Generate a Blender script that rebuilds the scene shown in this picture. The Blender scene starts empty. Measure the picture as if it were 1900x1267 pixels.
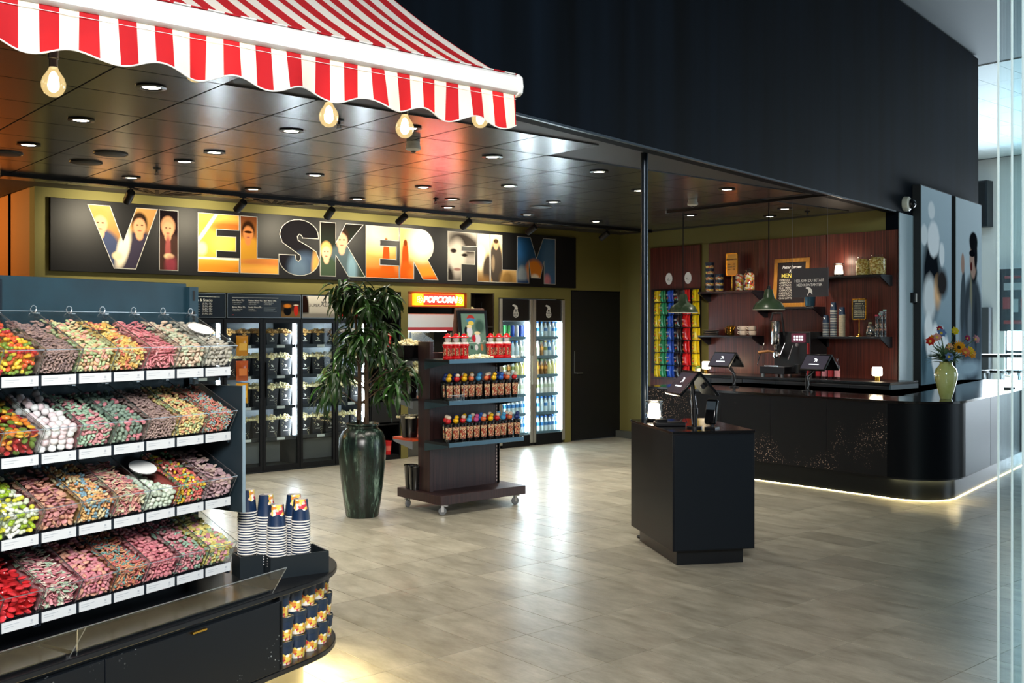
import bpy, bmesh, math, random
import numpy as np
from mathutils import Matrix, Vector, Euler
random.seed(7)
ORD = ['first', 'second', 'third', 'fourth', 'fifth', 'sixth', 'seventh', 'eighth', 'ninth', 'tenth', 'eleventh', 'twelfth', 'thirteenth', 'fourteenth', 'fifteenth', 'sixteenth', 'seventeenth', 'eighteenth', 'nineteenth', 'twentieth']
rnd = random.random
R = math.radians
sc = bpy.context.scene
COL = sc.collection

# ------------------------------------------------------------------ camera
# +X runs along the sign wall, +Y towards it; metres
cam_d = bpy.data.cameras.new('camera')
cam_d.sensor_width = 36.0
cam_d.lens = 35.96
cam_d.shift_y = -0.015
cam_d.clip_end = 200
cam = bpy.data.objects.new('camera', cam_d)
COL.objects.link(cam)
cam.location = (0, 0, 1.66)
cam.rotation_euler = (R(90), 0, R(-40.4))
sc.camera = cam

# ------------------------------------------------------------------ world, large lights, exposure
world = bpy.data.worlds.new('world')
sc.world = world
world.use_nodes = True
wb = world.node_tree.nodes['Background']
wb.inputs[0].default_value = (0.62, 0.80, 1.0, 1)
wb.inputs[1].default_value = 0.05

def area_light(name, loc, target, sx, sy, power, color):
    d = bpy.data.lights.new(name, 'AREA')
    d.shape = 'RECTANGLE'; d.size = sx; d.size_y = sy; d.energy = power; d.color = color
    o = bpy.data.objects.new(name, d)
    COL.objects.link(o)
    o.location = loc
    o.rotation_euler = (Vector(target) - Vector(loc)).to_track_quat('-Z', 'Y').to_euler()
    return o
# daylight through the hall's glazing, far side and street side
area_light('far_window_daylight', (23.0, 8.0, 1.6), (9.0, 6.0, 1.0), 5.0, 2.8, 800, (0.72, 0.88, 1.0))
area_light('street_window_daylight', (19.5, -6.5, 2.6), (11.5, 6.0, 1.6), 6.0, 4.6, 330, (0.70, 0.87, 1.0))
# fill added behind the camera to brighten sweets and awning
area_light('hall_fill_light', (-1.0, -1.6, 4.2), (1.5, 3.9, 1.2), 2.2, 1.6, 560, (1.0, 0.98, 0.95))

sc.view_settings.view_transform = 'Standard'
sc.view_settings.look = 'None'
sc.view_settings.exposure = 0.55
sc.view_settings.gamma = 1.0
sc.view_settings.use_curve_mapping = False
cy = sc.cycles
cy.max_bounces = 9; cy.diffuse_bounces = 3; cy.glossy_bounces = 4; cy.transmission_bounces = 6
cy.transparent_max_bounces = 24
cy.sample_clamp_indirect = 4.0
cy.caustics_reflective = False; cy.caustics_refractive = False
cy.use_denoising = True

# ------------------------------------------------------------------ materials
MATS = {}
def lin(c):
    if isinstance(c, str):
        c = [int(c[i:i+2], 16) / 255 for i in (0, 2, 4)]
        c = [x / 12.92 if x <= .04045 else ((x + .055) / 1.055) ** 2.4 for x in c]
    return (c[0], c[1], c[2], 1.0)

def new_mat(key):
    m = bpy.data.materials.new(key)
    m.use_nodes = True
    MATS[key] = m
    return m, m.node_tree, m.node_tree.nodes['Principled BSDF']

def coords(nt, scale=(1, 1, 1), kind='Object'):
    tc = nt.nodes.new('ShaderNodeTexCoord')
    mp = nt.nodes.new('ShaderNodeMapping')
    mp.inputs['Scale'].default_value = scale
    nt.links.new(tc.outputs[kind], mp.inputs[0])
    return mp.outputs[0]

def P(key, col=(.5, .5, .5), rough=.5, metal=0., emit=None, es=0., noise=None, bump=None, spec=.5, alpha=None, coat=0.):
    """noise = (scale vector, second colour, low, high); bump = (scale vector, strength)"""
    if key in MATS: return MATS[key]
    m, nt, b = new_mat(key)
    b.inputs['Base Color'].default_value = lin(col)
    b.inputs['Roughness'].default_value = rough
    b.inputs['Metallic'].default_value = metal
    b.inputs['Specular IOR Level'].default_value = spec
    b.inputs['Coat Weight'].default_value = coat
    if emit is not None:
        b.inputs['Emission Color'].default_value = lin(emit)
        b.inputs['Emission Strength'].default_value = es
    if noise:
        n = nt.nodes.new('ShaderNodeTexNoise'); n.inputs['Scale'].default_value = 1; n.inputs['Detail'].default_value = 4
        nt.links.new(coords(nt, noise[0]), n.inputs['Vector'])
        r = nt.nodes.new('ShaderNodeValToRGB')
        r.color_ramp.elements[0].position = noise[2]; r.color_ramp.elements[0].color = lin(col)
        r.color_ramp.elements[1].position = noise[3]; r.color_ramp.elements[1].color = lin(noise[1])
        nt.links.new(n.outputs['Fac'], r.inputs[0]); nt.links.new(r.outputs[0], b.inputs['Base Color'])
    if bump:
        n = nt.nodes.new('ShaderNodeTexNoise'); n.inputs['Scale'].default_value = 1; n.inputs['Detail'].default_value = 3
        nt.links.new(coords(nt, bump[0]), n.inputs['Vector'])
        bp = nt.nodes.new('ShaderNodeBump'); bp.inputs['Strength'].default_value = bump[1]; bp.inputs['Distance'].default_value = .01
        nt.links.new(n.outputs['Fac'], bp.inputs['Height']); nt.links.new(bp.outputs[0], b.inputs['Normal'])
    return m

def clear(key, tint=(.96, .98, .98), gloss=.08, rough=.03, ior=1.45):
    """thin clear sheet: see-through with a fresnel sheen"""
    if key in MATS: return MATS[key]
    m, nt, b = new_mat(key)
    nt.nodes.remove(b)
    out = nt.nodes['Material Output']
    t = nt.nodes.new('ShaderNodeBsdfTransparent'); t.inputs[0].default_value = lin(tint)
    g = nt.nodes.new('ShaderNodeBsdfGlossy'); g.inputs['Roughness'].default_value = rough
    lw = nt.nodes.new('ShaderNodeLayerWeight'); lw.inputs[0].default_value = .5
    fr = nt.nodes.new('ShaderNodeMath'); fr.operation = 'POWER'; fr.inputs[1].default_value = 4.5; nt.links.new(lw.outputs['Facing'], fr.inputs[0])
    mu = nt.nodes.new('ShaderNodeMath'); mu.operation = 'MULTIPLY_ADD'; mu.inputs[1].default_value = .8; mu.inputs[2].default_value = gloss
    mx = nt.nodes.new('ShaderNodeMixShader')
    nt.links.new(fr.outputs[0], mu.inputs[0]); nt.links.new(mu.outputs[0], mx.inputs[0])
    nt.links.new(t.outputs[0], mx.inputs[1]); nt.links.new(g.outputs[0], mx.inputs[2])
    nt.links.new(mx.outputs[0], out.inputs[0])
    return m

def wood(key, c1, c2, rough=.4, sc_=(90, 90, 1.6)):
    return P(key, c1, rough, noise=(sc_, c2, .32, .68), bump=((120, 120, 2), .08))

def speckled(key, base, speck, thresh=.72, rough=.35, stretch=(2.2, 2.2, 1.3), spec=.28):
    """dark paint with clouds of fine splatter"""
    if key in MATS: return MATS[key]
    m, nt, b = new_mat(key)
    b.inputs['Roughness'].default_value = rough; b.inputs['Specular IOR Level'].default_value = spec
    v = nt.nodes.new('ShaderNodeTexVoronoi'); v.inputs['Scale'].default_value = 85
    nt.links.new(coords(nt), v.inputs['Vector'])
    lo = nt.nodes.new('ShaderNodeTexNoise'); lo.inputs['Scale'].default_value = 1.0; lo.inputs['Detail'].default_value = 2.5
    nt.links.new(coords(nt, stretch), lo.inputs['Vector'])
    sc_ = nt.nodes.new('ShaderNodeSeparateColor'); nt.links.new(v.outputs['Color'], sc_.inputs[0])
    # dot size differs from cell to cell, many cells stay empty
    sz = nt.nodes.new('ShaderNodeMapRange'); sz.inputs['From Min'].default_value = thresh; sz.inputs['To Min'].default_value = 0; sz.inputs['To Max'].default_value = .34
    nt.links.new(sc_.outputs[0], sz.inputs['Value'])
    r1 = nt.nodes.new('ShaderNodeMath'); r1.operation = 'LESS_THAN'
    nt.links.new(v.outputs['Distance'], r1.inputs[0]); nt.links.new(sz.outputs[0], r1.inputs[1])
    r2 = nt.nodes.new('ShaderNodeValToRGB'); r2.color_ramp.elements[0].position = .52; r2.color_ramp.elements[1].position = .66
    nt.links.new(lo.outputs['Fac'], r2.inputs[0])
    mul = nt.nodes.new('ShaderNodeMath'); mul.operation = 'MULTIPLY'
    nt.links.new(r1.outputs[0], mul.inputs[0]); nt.links.new(r2.outputs[0], mul.inputs[1])
    mx = nt.nodes.new('ShaderNodeMix'); mx.data_type = 'RGBA'
    mx.inputs['A'].default_value = lin(base); mx.inputs['B'].default_value = lin(speck)
    nt.links.new(mul.outputs[0], mx.inputs['Factor']); nt.links.new(mx.outputs['Result'], b.inputs['Base Color'])
    return m

def attr_mat(key, rough, sub=.0, bump=None, coat=0.):
    """colour from the mesh's own 'Col' attribute"""
    if key in MATS: return MATS[key]
    m, nt, b = new_mat(key)
    a = nt.nodes.new('ShaderNodeAttribute'); a.attribute_name = 'Col'
    nt.links.new(a.outputs['Color'], b.inputs['Base Color'])
    b.inputs['Roughness'].default_value = rough
    b.inputs['Coat Weight'].default_value = coat
    if bump:
        n = nt.nodes.new('ShaderNodeTexNoise'); n.inputs['Scale'].default_value = bump[0]
        bp = nt.nodes.new('ShaderNodeBump'); bp.inputs['Strength'].default_value = bump[1]; bp.inputs['Distance'].default_value = .003
        nt.links.new(coords(nt), n.inputs['Vector'])
        nt.links.new(n.outputs['Fac'], bp.inputs['Height']); nt.links.new(bp.outputs[0], b.inputs['Normal'])
    return m

def print_mat(key, top, bottom, shapes, z0, z1, rough=.35, noise=.0):
    """flat print: vertical two-colour ground with soft ellipses (cx, cz, rx, rz, colour, softness[, angle])"""
    if key in MATS: return MATS[key]
    m, nt, b = new_mat(key)
    b.inputs['Roughness'].default_value = rough; b.inputs['Specular IOR Level'].default_value = .0
    tc = nt.nodes.new('ShaderNodeTexCoord')
    src = tc.outputs['Object']
    if noise:
        n = nt.nodes.new('ShaderNodeTexNoise'); n.inputs['Scale'].default_value = 9
        nt.links.new(src, n.inputs['Vector'])
        sb = nt.nodes.new('ShaderNodeVectorMath'); sb.operation = 'MULTIPLY_ADD'
        sb.inputs[1].default_value = (noise, noise, noise)
        nt.links.new(n.outputs['Color'], sb.inputs[0]); nt.links.new(src, sb.inputs[2])
        src = sb.outputs[0]
    sp = nt.nodes.new('ShaderNodeSeparateXYZ'); nt.links.new(src, sp.inputs[0])
    mr = nt.nodes.new('ShaderNodeMapRange'); mr.inputs['From Min'].default_value = z0; mr.inputs['From Max'].default_value = z1
    nt.links.new(sp.outputs['Z'], mr.inputs['Value'])
    mx = nt.nodes.new('ShaderNodeMix'); mx.data_type = 'RGBA'
    mx.inputs['A'].default_value = lin(bottom); mx.inputs['B'].default_value = lin(top)
    nt.links.new(mr.outputs[0], mx.inputs['Factor'])
    cur = mx.outputs['Result']
    for s in shapes:
        cx_, cz_, rx, rz, colr, soft = s[:6]
        ang = s[6] if len(s) > 6 else 0
        mp = nt.nodes.new('ShaderNodeMapping'); mp.vector_type = 'TEXTURE'
        mp.inputs['Location'].default_value = (cx_, 0, cz_)
        mp.inputs['Rotation'].default_value = (0, R(ang), 0)
        mp.inputs['Scale'].default_value = (rx, 1e6, rz)
        nt.links.new(src, mp.inputs[0])
        ln = nt.nodes.new('ShaderNodeVectorMath'); ln.operation = 'LENGTH'
        nt.links.new(mp.outputs[0], ln.inputs[0])
        r2 = nt.nodes.new('ShaderNodeMapRange')
        r2.inputs['From Min'].default_value = 1 + soft; r2.inputs['From Max'].default_value = 1 - soft
        nt.links.new(ln.outputs['Value'], r2.inputs['Value'])
        k = nt.nodes.new('ShaderNodeMix'); k.data_type = 'RGBA'
        nt.links.new(r2.outputs[0], k.inputs['Factor']); nt.links.new(cur, k.inputs['A'])
        k.inputs['B'].default_value = lin(colr)
        cur = k.outputs['Result']
    nt.links.new(cur, b.inputs['Base Color'])
    return m

# ------------------------------------------------------------------ mesh builder
class MB:
    def __init__(s): s.v = []; s.f = []; s.m = []
    def add(s, vs, fs, m=0, X=None):
        k = len(s.v)
        if X is not None: vs = [tuple(X @ Vector(p)) for p in vs]
        s.v += [tuple(p) for p in vs]
        s.f += [tuple(i + k for i in f) for f in fs]
        s.m += [m] * len(fs)
        return s
    def box(s, x0, x1, y0, y1, z0, z1, m=0, X=None):
        return s.add([(x0,y0,z0),(x1,y0,z0),(x1,y1,z0),(x0,y1,z0),(x0,y0,z1),(x1,y0,z1),(x1,y1,z1),(x0,y1,z1)],
              [(0,3,2,1),(4,5,6,7),(0,1,5,4),(1,2,6,5),(2,3,7,6),(3,0,4,7)], m, X)
    def bar(s, a, b, w, h=None, m=0):
        """square bar from a to b"""
        a = Vector(a); b = Vector(b); d = (b - a); L = d.length
        q = d.to_track_quat('Z', 'Y').to_matrix().to_4x4(); q.translation = a
        h = h or w
        return s.box(-w/2, w/2, -h/2, h/2, 0, L, m, q)
    def lathe(s, prof, n=16, c=(0,0,0), m=0, X=None):
        vs = []; fs = []
        for r, z in prof:
            for k in range(n):
                t = 2*math.pi*k/n
                vs.append((c[0]+r*math.cos(t), c[1]+r*math.sin(t), c[2]+z))
        for i in range(len(prof)-1):
            for k in range(n):
                a = i*n+k; b_ = i*n+(k+1) % n
                fs.append((a, b_, b_+n, a+n))
        if prof[0][0] > 1e-5: fs.append(tuple(range(n-1, -1, -1)))
        if prof[-1][0] > 1e-5: fs.append(tuple((len(prof)-1)*n+k for k in range(n)))
        return s.add(vs, fs, m, X)
    def cyl(s, c, r, h, n=16, m=0, r2=None, X=None):
        return s.lathe([(r, 0), (r if r2 is None else r2, h)], n, c, m, X)
    def tube(s, pts, r, n=8, m=0, r2=None):
        pts = [Vector(p) for p in pts]; vs = []; fs = []
        up = Vector((0, 0, 1))
        for i, p in enumerate(pts):
            d = (pts[min(i+1, len(pts)-1)] - pts[max(i-1, 0)]).normalized()
            a = d.cross(up)
            if a.length < .05: a = d.cross(Vector((1, 0, 0)))
            a.normalize(); b_ = d.cross(a)
            rr = r if r2 is None else r + (r2-r)*i/(len(pts)-1)
            for k in range(n):
                t = 2*math.pi*k/n
                vs.append(p + a*rr*math.cos(t) + b_*rr*math.sin(t))
        for i in range(len(pts)-1):
            for k in range(n):
                a = i*n+k; b_ = i*n+(k+1) % n
                fs.append((a, b_, b_+n, a+n))
        fs.append(tuple(range(n-1, -1, -1))); fs.append(tuple((len(pts)-1)*n+k for k in range(n)))
        return s.add(vs, fs, m)
    def prism(s, poly, z0, z1, m=0, X=None):
        """outline in xy pulled from z0 to z1"""
        n = len(poly)
        vs = [(x, y, z0) for x, y in poly] + [(x, y, z1) for x, y in poly]
        fs = [tuple(range(n-1, -1, -1)), tuple(range(n, 2*n))] + [(i, (i+1) % n, n+(i+1) % n, n+i) for i in range(n)]
        return s.add(vs, fs, m, X)
    def slab(s, poly, y0, y1, m=0, X=None):
        """outline in xz pulled from y0 to y1"""
        n = len(poly)
        vs = [(x, y0, z) for x, z in poly] + [(x, y1, z) for x, z in poly]
        fs = [tuple(range(n)), tuple(range(2*n-1, n-1, -1))] + [((i+1) % n, i, n+i, n+(i+1) % n) for i in range(n)]
        return s.add(vs, fs, m, X)
    def sideslab(s, poly, x0, x1, m=0, X=None):
        """outline in yz pulled from x0 to x1"""
        n = len(poly)
        vs = [(x0, y, z) for y, z in poly] + [(x1, y, z) for y, z in poly]
        fs = [tuple(range(n-1, -1, -1)), tuple(range(n, 2*n))] + [(i, (i+1) % n, n+(i+1) % n, n+i) for i in range(n)]
        return s.add(vs, fs, m, X)
    def ball(s, c, r, n=12, k=7, m=0, X=None):
        r = (r, r, r) if not isinstance(r, (tuple, list)) else r
        vs = []; fs = []
        for i in range(k+1):
            a = math.pi*i/k - math.pi/2
            for j in range(n):
                t = 2*math.pi*j/n
                vs.append((c[0]+r[0]*math.cos(a)*math.cos(t), c[1]+r[1]*math.cos(a)*math.sin(t), c[2]+r[2]*math.sin(a)))
        for i in range(k):
            for j in range(n):
                a = i*n+j; b_ = i*n+(j+1) % n
                fs.append((a, b_, b_+n, a+n))
        return s.add(vs, fs, m, X)
    def mesh(s, name, mats, smooth=35):
        me = bpy.data.meshes.new(name)
        me.from_pydata(s.v, [], s.f)
        for mt in (mats if isinstance(mats, (list, tuple)) else [mats]): me.materials.append(mt)
        if isinstance(mats, (list, tuple)) and len(mats) > 1: me.polygons.foreach_set('material_index', s.m)
        if smooth:
            me.shade_smooth(); me.set_sharp_from_angle(angle=R(smooth))
        me.update()
        return me
    def build(s, name, mats, parent=None, loc=None, rz=0., bevel=0, smooth=35):
        return obj(name, s.mesh(name, mats, smooth), parent, loc, rz, bevel)

def obj(name, me, parent=None, loc=None, rz=0., bevel=0):
    o = bpy.data.objects.new(name, me)
    COL.objects.link(o)
    if parent is not None: o.parent = parent
    if loc is not None: o.location = loc
    if rz: o.rotation_euler = (0, 0, rz)
    if bevel:
        b = o.modifiers.new('bevel', 'BEVEL'); b.width = bevel; b.segments = 2; b.limit_method = 'ANGLE'; b.angle_limit = R(40)
    return o

def tag(o, label, cat, group=None, kind=None):
    o['label'] = label; o['category'] = cat
    if group: o['group'] = group
    if kind: o['kind'] = kind
    return o
def thing(name, label, cat, loc=(0, 0, 0), rz=0., group=None, kind=None):
    o = bpy.data.objects.new(name, None); COL.objects.link(o)
    o.empty_display_size = .05
    o.location = loc; o.rotation_euler = (0, 0, rz)
    return tag(o, label, cat, group, kind)
def struct(o, label=None):
    o['kind'] = 'structure'
    if label: o['label'] = label
    return o
def copy_tree(o, parent=None):
    c = o.copy(); COL.objects.link(c); c.parent = parent
    for ch in list(o.children): copy_tree(ch, c)
    return c
def place(proto, used, loc, rz=0., label=None, group=None):
    """first call moves the prototype itself, later calls copy it with its parts"""
    o = copy_tree(proto) if used else proto
    o.location = loc; o.rotation_euler = (0, 0, rz)
    if label: o['label'] = label
    if group: o['group'] = group
    return o
def part_label(o, text): o['label'] = text; return o

TXT = {}
def lettering(s, size, loc, mat, parent, align='CENTER', bold=0., shear=0., name='lettering', rz=0., sx=1., extr=0.):
    """text standing in the local xz plane, read from -y"""
    k = (s, size, align, bold, shear, sx, extr, mat.name)
    if k not in TXT:
        cu = bpy.data.curves.new('lettering', 'FONT')
        cu.body = s; cu.size = size; cu.align_x = align; cu.align_y = 'CENTER'; cu.offset = bold*size; cu.shear = shear
        cu.resolution_u = 2; cu.extrude = extr
        to = bpy.data.objects.new('lettering', cu)
        me = bpy.data.meshes.new_from_object(to)
        bpy.data.objects.remove(to); bpy.data.curves.remove(cu)
        n = len(me.vertices); co = np.zeros(n*3); me.vertices.foreach_get('co', co); co = co.reshape(-1, 3)
        co = np.stack([co[:, 0]*sx, -co[:, 2], co[:, 1]], 1)
        me.vertices.foreach_set('co', co.ravel()); me.materials.clear(); me.materials.append(mat); me.update()
        me.name = 'lettering'
        TXT[k] = me
    return obj(name, TXT[k], parent, loc, rz)

def spot_light(name, parent, loc, target, power, color, angle=90, blend=.6, radius=.04):
    d = bpy.data.lights.new(name, 'SPOT'); d.energy = power; d.color = color
    d.spot_size = R(angle); d.spot_blend = blend; d.shadow_soft_size = radius
    o = bpy.data.objects.new(name, d); COL.objects.link(o)
    if parent is not None: o.parent = parent
    o.location = loc
    o.rotation_euler = (Vector(target) - Vector(loc)).to_track_quat('-Z', 'Y').to_euler()
    return o
def point_light(name, parent, loc, power, color, radius=.03):
    d = bpy.data.lights.new(name, 'POINT'); d.energy = power; d.color = color; d.shadow_soft_size = radius
    o = bpy.data.objects.new(name, d); COL.objects.link(o)
    if parent is not None: o.parent = parent
    o.location = loc
    return o

# common materials
BLACK = P('black_paint', '0a0c10', .42, spec=.3)
BLACKG = P('black_gloss', '07080a', .16)
DARK = P('dark_metal', '15181c', .4, .3)
WHITE = P('white_paint', 'f2f2ee', .5)
CHROME = P('chrome', 'd8d8d8', .14, 1.)
STEEL = P('brushed_steel', 'a8adb0', .35, 1.)
BRASS = P('brass', 'd9a441', .22, 1.)
GLASS = clear('clear_glass', (.93, .97, .97), .02, .02)
ACRYL = clear('clear_acrylic', (.96, .98, .98), .055, .08)
LIDM = clear('lid_acrylic', (.93, .96, .96), .10, .16)
ACEDGE = clear('acrylic_edge', (.72, .80, .82), .42, .35)
OLIVE = P('olive_wall_paint', '706a36', .75, bump=((60, 60, 60), .05))
INK_W = P('white_ink', 'eceae4', .5)
INK_D = P('dark_ink', '23252b', .5)
WOOD = wood('mahogany_panel', '30120f', '6a3026', .38)
WOODD = wood('dark_walnut_laminate', '1d1113', '38211f', .42)
LEDW = P('warm_led', 'fff2cc', .5, emit='ffe6a0', es=14)
LEDC = P('cool_led', 'ffffff', .5, emit='eef6ff', es=45)
# ================================================================== the setting
def stone_floor(key):
    m, nt, b = new_mat(key)
    g = nt.nodes.new('ShaderNodeNewGeometry')
    off = nt.nodes.new('ShaderNodeVectorMath'); off.operation = 'SUBTRACT'; off.inputs[1].default_value = (.028, .541, 0)
    nt.links.new(g.outputs['Position'], off.inputs[0])
    sn = nt.nodes.new('ShaderNodeVectorMath'); sn.operation = 'DIVIDE'; sn.inputs[1].default_value = (.3, .6, 10)
    fl = nt.nodes.new('ShaderNodeVectorMath'); fl.operation = 'FLOOR'
    wn = nt.nodes.new('ShaderNodeTexWhiteNoise')
    nt.links.new(off.outputs[0], sn.inputs[0]); nt.links.new(sn.outputs[0], fl.inputs[0]); nt.links.new(fl.outputs[0], wn.inputs['Vector'])
    mp = nt.nodes.new('ShaderNodeMapping'); mp.inputs['Scale'].default_value = (9, 3.2, 1)
    nt.links.new(g.outputs['Position'], mp.inputs[0])
    n = nt.nodes.new('ShaderNodeTexNoise'); n.inputs['Scale'].default_value = 1; n.inputs['Detail'].default_value = 8; n.inputs['Roughness'].default_value = .72
    nt.links.new(mp.outputs[0], n.inputs['Vector'])
    r = nt.nodes.new('ShaderNodeValToRGB')
    r.color_ramp.elements[0].position = .3; r.color_ramp.elements[0].color = lin('7c7767')
    r.color_ramp.elements[1].position = .72; r.color_ramp.elements[1].color = lin('b1ac9c')
    nt.links.new(n.outputs['Fac'], r.inputs[0])
    h = nt.nodes.new('ShaderNodeHueSaturation')
    mr = nt.nodes.new('ShaderNodeMapRange'); mr.inputs['To Min'].default_value = .82; mr.inputs['To Max'].default_value = 1.1
    nt.links.new(wn.outputs['Value'], mr.inputs['Value']); nt.links.new(mr.outputs[0], h.inputs['Value'])
    nt.links.new(r.outputs[0], h.inputs['Color']); nt.links.new(h.outputs[0], b.inputs['Base Color'])
    b.inputs['Roughness'].default_value = .3
    b.inputs['Specular IOR Level'].default_value = .5
    bp = nt.nodes.new('ShaderNodeBump'); bp.inputs['Strength'].default_value = .12; bp.inputs['Distance'].default_value = .004
    nt.links.new(n.outputs['Fac'], bp.inputs['Height']); nt.links.new(bp.outputs[0], b.inputs['Normal'])
    return m
TILE = stone_floor('stone_tile')
floor = struct(MB().box(-4, 26, -8, 14, -.12, -.004).build('floor', P('grout', '3b3830', .8), smooth=0), 'beige grey stone tile floor')
FC, FS = .6481, .7615
def cam_px(x, y, z):
    Z = FC*x + FS*y; X = FS*x - FC*y
    return 950 + 1898*X/Z, 605 - 1898*(z-1.66)/Z, Z
cand = []; rest = []
for i in range(-14, 80):
    for j in range(-14, 22):
        x0 = .028 + .3*i; y0 = .541 + .6*j
        xc, yc = x0+.15, y0+.3
        if xc < -3.5 or xc > 25 or yc < -7.5 or yc > 13: continue
        Z = FC*xc + FS*yc
        seen = False
        if Z > 2:
            px, py, _ = cam_px(xc, yc, 0)
            seen = -60 < px < 1960 and py < 1330 and not (yc > 10.7) and not (xc > 9.2 and yc > 5) and not (px < 560)
        if seen: cand.append((Z, x0, y0))
        elif -1 < xc < 25 and yc < 11: rest.append((x0, y0))
cand.sort()
tile_me = MB().box(.002, .298, .002, .598, -.02, 0).mesh('tile', TILE, 0)
for Z, x0, y0 in cand[:300]: obj('tile', tile_me, floor, (x0, y0, 0))
mb = MB()
for x0, y0 in [(c[1], c[2]) for c in cand[300:]] + rest:
    mb.box(x0+.0012, x0+.2988, y0+.0012, y0+.5988, -.02, 0)
o = mb.build('tile_field', TILE, floor, smooth=0); o['kind'] = 'stuff'

# shop ceiling with square metal tiles
CEIL = P('dark_metal_ceiling_tile', '7c7b7c', .23, .88)
SOFFIT = P('dark_soffit', '2b2a2b', .55)
def fascia_y(x): return 4.088 + .186*x
mb = MB()
mb.prism([(-3, fascia_y(-3)+.02), (11.1, fascia_y(11.1)+.02), (11.4, 10.8), (2.9, 10.8), (2.9, 13.6), (-3, 13.6)], 3.03, 3.1)
ceiling = struct(mb.build('ceiling', SOFFIT, smooth=0), 'dark shop ceiling of square metal tiles')
ct = MB().box(.006, .594, .006, .594, -.012, 0).mesh('ceiling_tile', CEIL, 0)
for i in range(-9, 15):
    for j in range(-6, 12):
        x0 = 2.49 + .6*i; y0 = 6.03 + .6*j
        if y0 < fascia_y(x0+.6) + .22 or x0 + .6 > 11.2 or y0 + .6 > 10.66 + (3 if x0 < 2.2 else 0): continue
        if x0 < -1.6 or (x0 < 1 and y0 > 11.6): continue
        obj('ceiling_tile', ct, ceiling, (x0, y0, 3.03), 0)

# walls ------------------------------------------------------------
FAN = math.atan(.186)
def fpoly_(x0, x1, t0, t1):
    c, s = math.cos(FAN), math.sin(FAN)
    p = lambda x, t: (x - s*t, fascia_y(x) + c*t)
    return [p(x0, t0), p(x1, t0), p(x1, t1), p(x0, t1)]
TOPB = MB()
for x0, x1, z0, z1 in [(2.93, 11.27, 2.175, 3.06), (2.93, 3.94, 0, 2.175), (3.94, 6.78, 2.03, 2.175), (6.78, 7.24, 2.09, 2.175),
                       (7.24, 7.345, 0, 2.175), (7.345, 8.28, 2.095, 2.175), (8.28, 8.345, 0, 2.175), (8.345, 8.75, 2.1, 2.175),
                       (8.75, 8.825, 0, 2.175), (8.825, 10.05, 2.045, 2.175), (10.05, 10.175, 0, 2.175)]:
    TOPB.box(x0, x1, 10.65, 10.82, z0, z1)
struct(TOPB.build('wall_back', OLIVE, smooth=0), 'olive painted wall above the fridges')
struct(MB().box(2.93, 11.3, 11.5, 11.6, 0, 3.06).build('wall_niche', P('dark_olive_niche', '2c2a17', .7), smooth=0))
wb_ = MB().box(11.2, 11.32, 6.34, 10.82, 0, 3.06).box(11.2, 11.28, 6.20, 6.34, 0, 3.0)
struct(MB().prism(fpoly_(11.17, 11.66, -.012, 0), 0, 2.985).build('wall_daylit_strip', P('daylit_strip_blue', '9fb4bc', .6), smooth=0), 'pale narrow strip, daylight put into its colour, between bar and posters')  # thin pale sheet on the navy wall, daylight put into its colour
struct(wb_.build('wall_bar', OLIVE, smooth=0), 'olive wall behind the coffee bar')
struct(MB().box(2.93, 3.05, 10.82, 13.4, 0, 3.06).build('wall_corridor', P('ochre_corridor_wall', 'a8682c', .7), smooth=0), 'ochre wall of the corridor beyond the sign')
struct(MB().box(-3, 2.93, 13.3, 13.4, 0, 3.06).build('wall_corridor_end', P('corridor_end', '20242a', .7), smooth=0))
# dark fascia: hangs over the shop opening and comes down beside the coffee bar
FAN = math.atan(.186)
NAVY = P('dark_navy_wall', '04070b', .62, noise=((3.5, 3.5, .25), '0a131d', .35, .7), bump=((6, 6, .5), .06), spec=.035)
def fpoly(x0, x1, t0, t1):
    c, s = math.cos(FAN), math.sin(FAN)
    p = lambda x, t: (x - s*t, fascia_y(x) + c*t)
    return [p(x0, t0), p(x1, t0), p(x1, t1), p(x0, t1)]
fm = MB().prism(fpoly(-4, 11.1, 0, .16), 3.0, 5.46).prism(fpoly(11.1, 11.2, 0, .16), 3.0, 5.46).prism(fpoly(11.2, 14.48, 0, .16), 0, 5.46)
struct(fm.build('wall_fascia', NAVY, smooth=0), 'tall dark navy wall over the shop opening')
struct(MB().prism(fpoly(2.0, 11.08, -.004, .02), 2.985, 3.0).build('trim_1', P('fascia_edge_trim', '39434c', .35, .6), smooth=0), 'thin metal edge under the navy wall')
struct(MB().prism(fpoly(14.42, 14.48, .16, 2.5), 0, 5.46).build('wall_fascia_return', NAVY, smooth=0))
# black door
d1 = thing('door_1', 'black flush door beside the drink coolers', 'door', (10.18, 10.66, 0), 0); d1['kind'] = 'structure'
MB().box(.012, 1.075, 0, .05, .012, 2.165).build('door_leaf', P('black_door', '06080b', .5), d1, bevel=.004)
MB().box(0, .012, -.012, .06, 0, 2.175).box(0, 1.09, -.012, .06, 2.165, 2.178).build('door_frame', BLACK, d1)
h = MB().cyl((0, 0, 0), .012, .05, 10, X=Matrix.Translation((.085, 0, .98)) @ Matrix.Rotation(R(90), 4, 'X'))
h.tube([(.085, -.045, .98), (.2, -.045, .98)], .009).build('handle', STEEL, d1)
MB().box(.07, .082, -.006, 0, .98, 1.3).build('pull_plate', STEEL, d1)
struct(MB().box(11.1, 11.2, 8.4, 10.65, 0, .1).build('baseboard_bar', P('grey_baseboard', '4f524c', .5), smooth=0))
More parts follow.
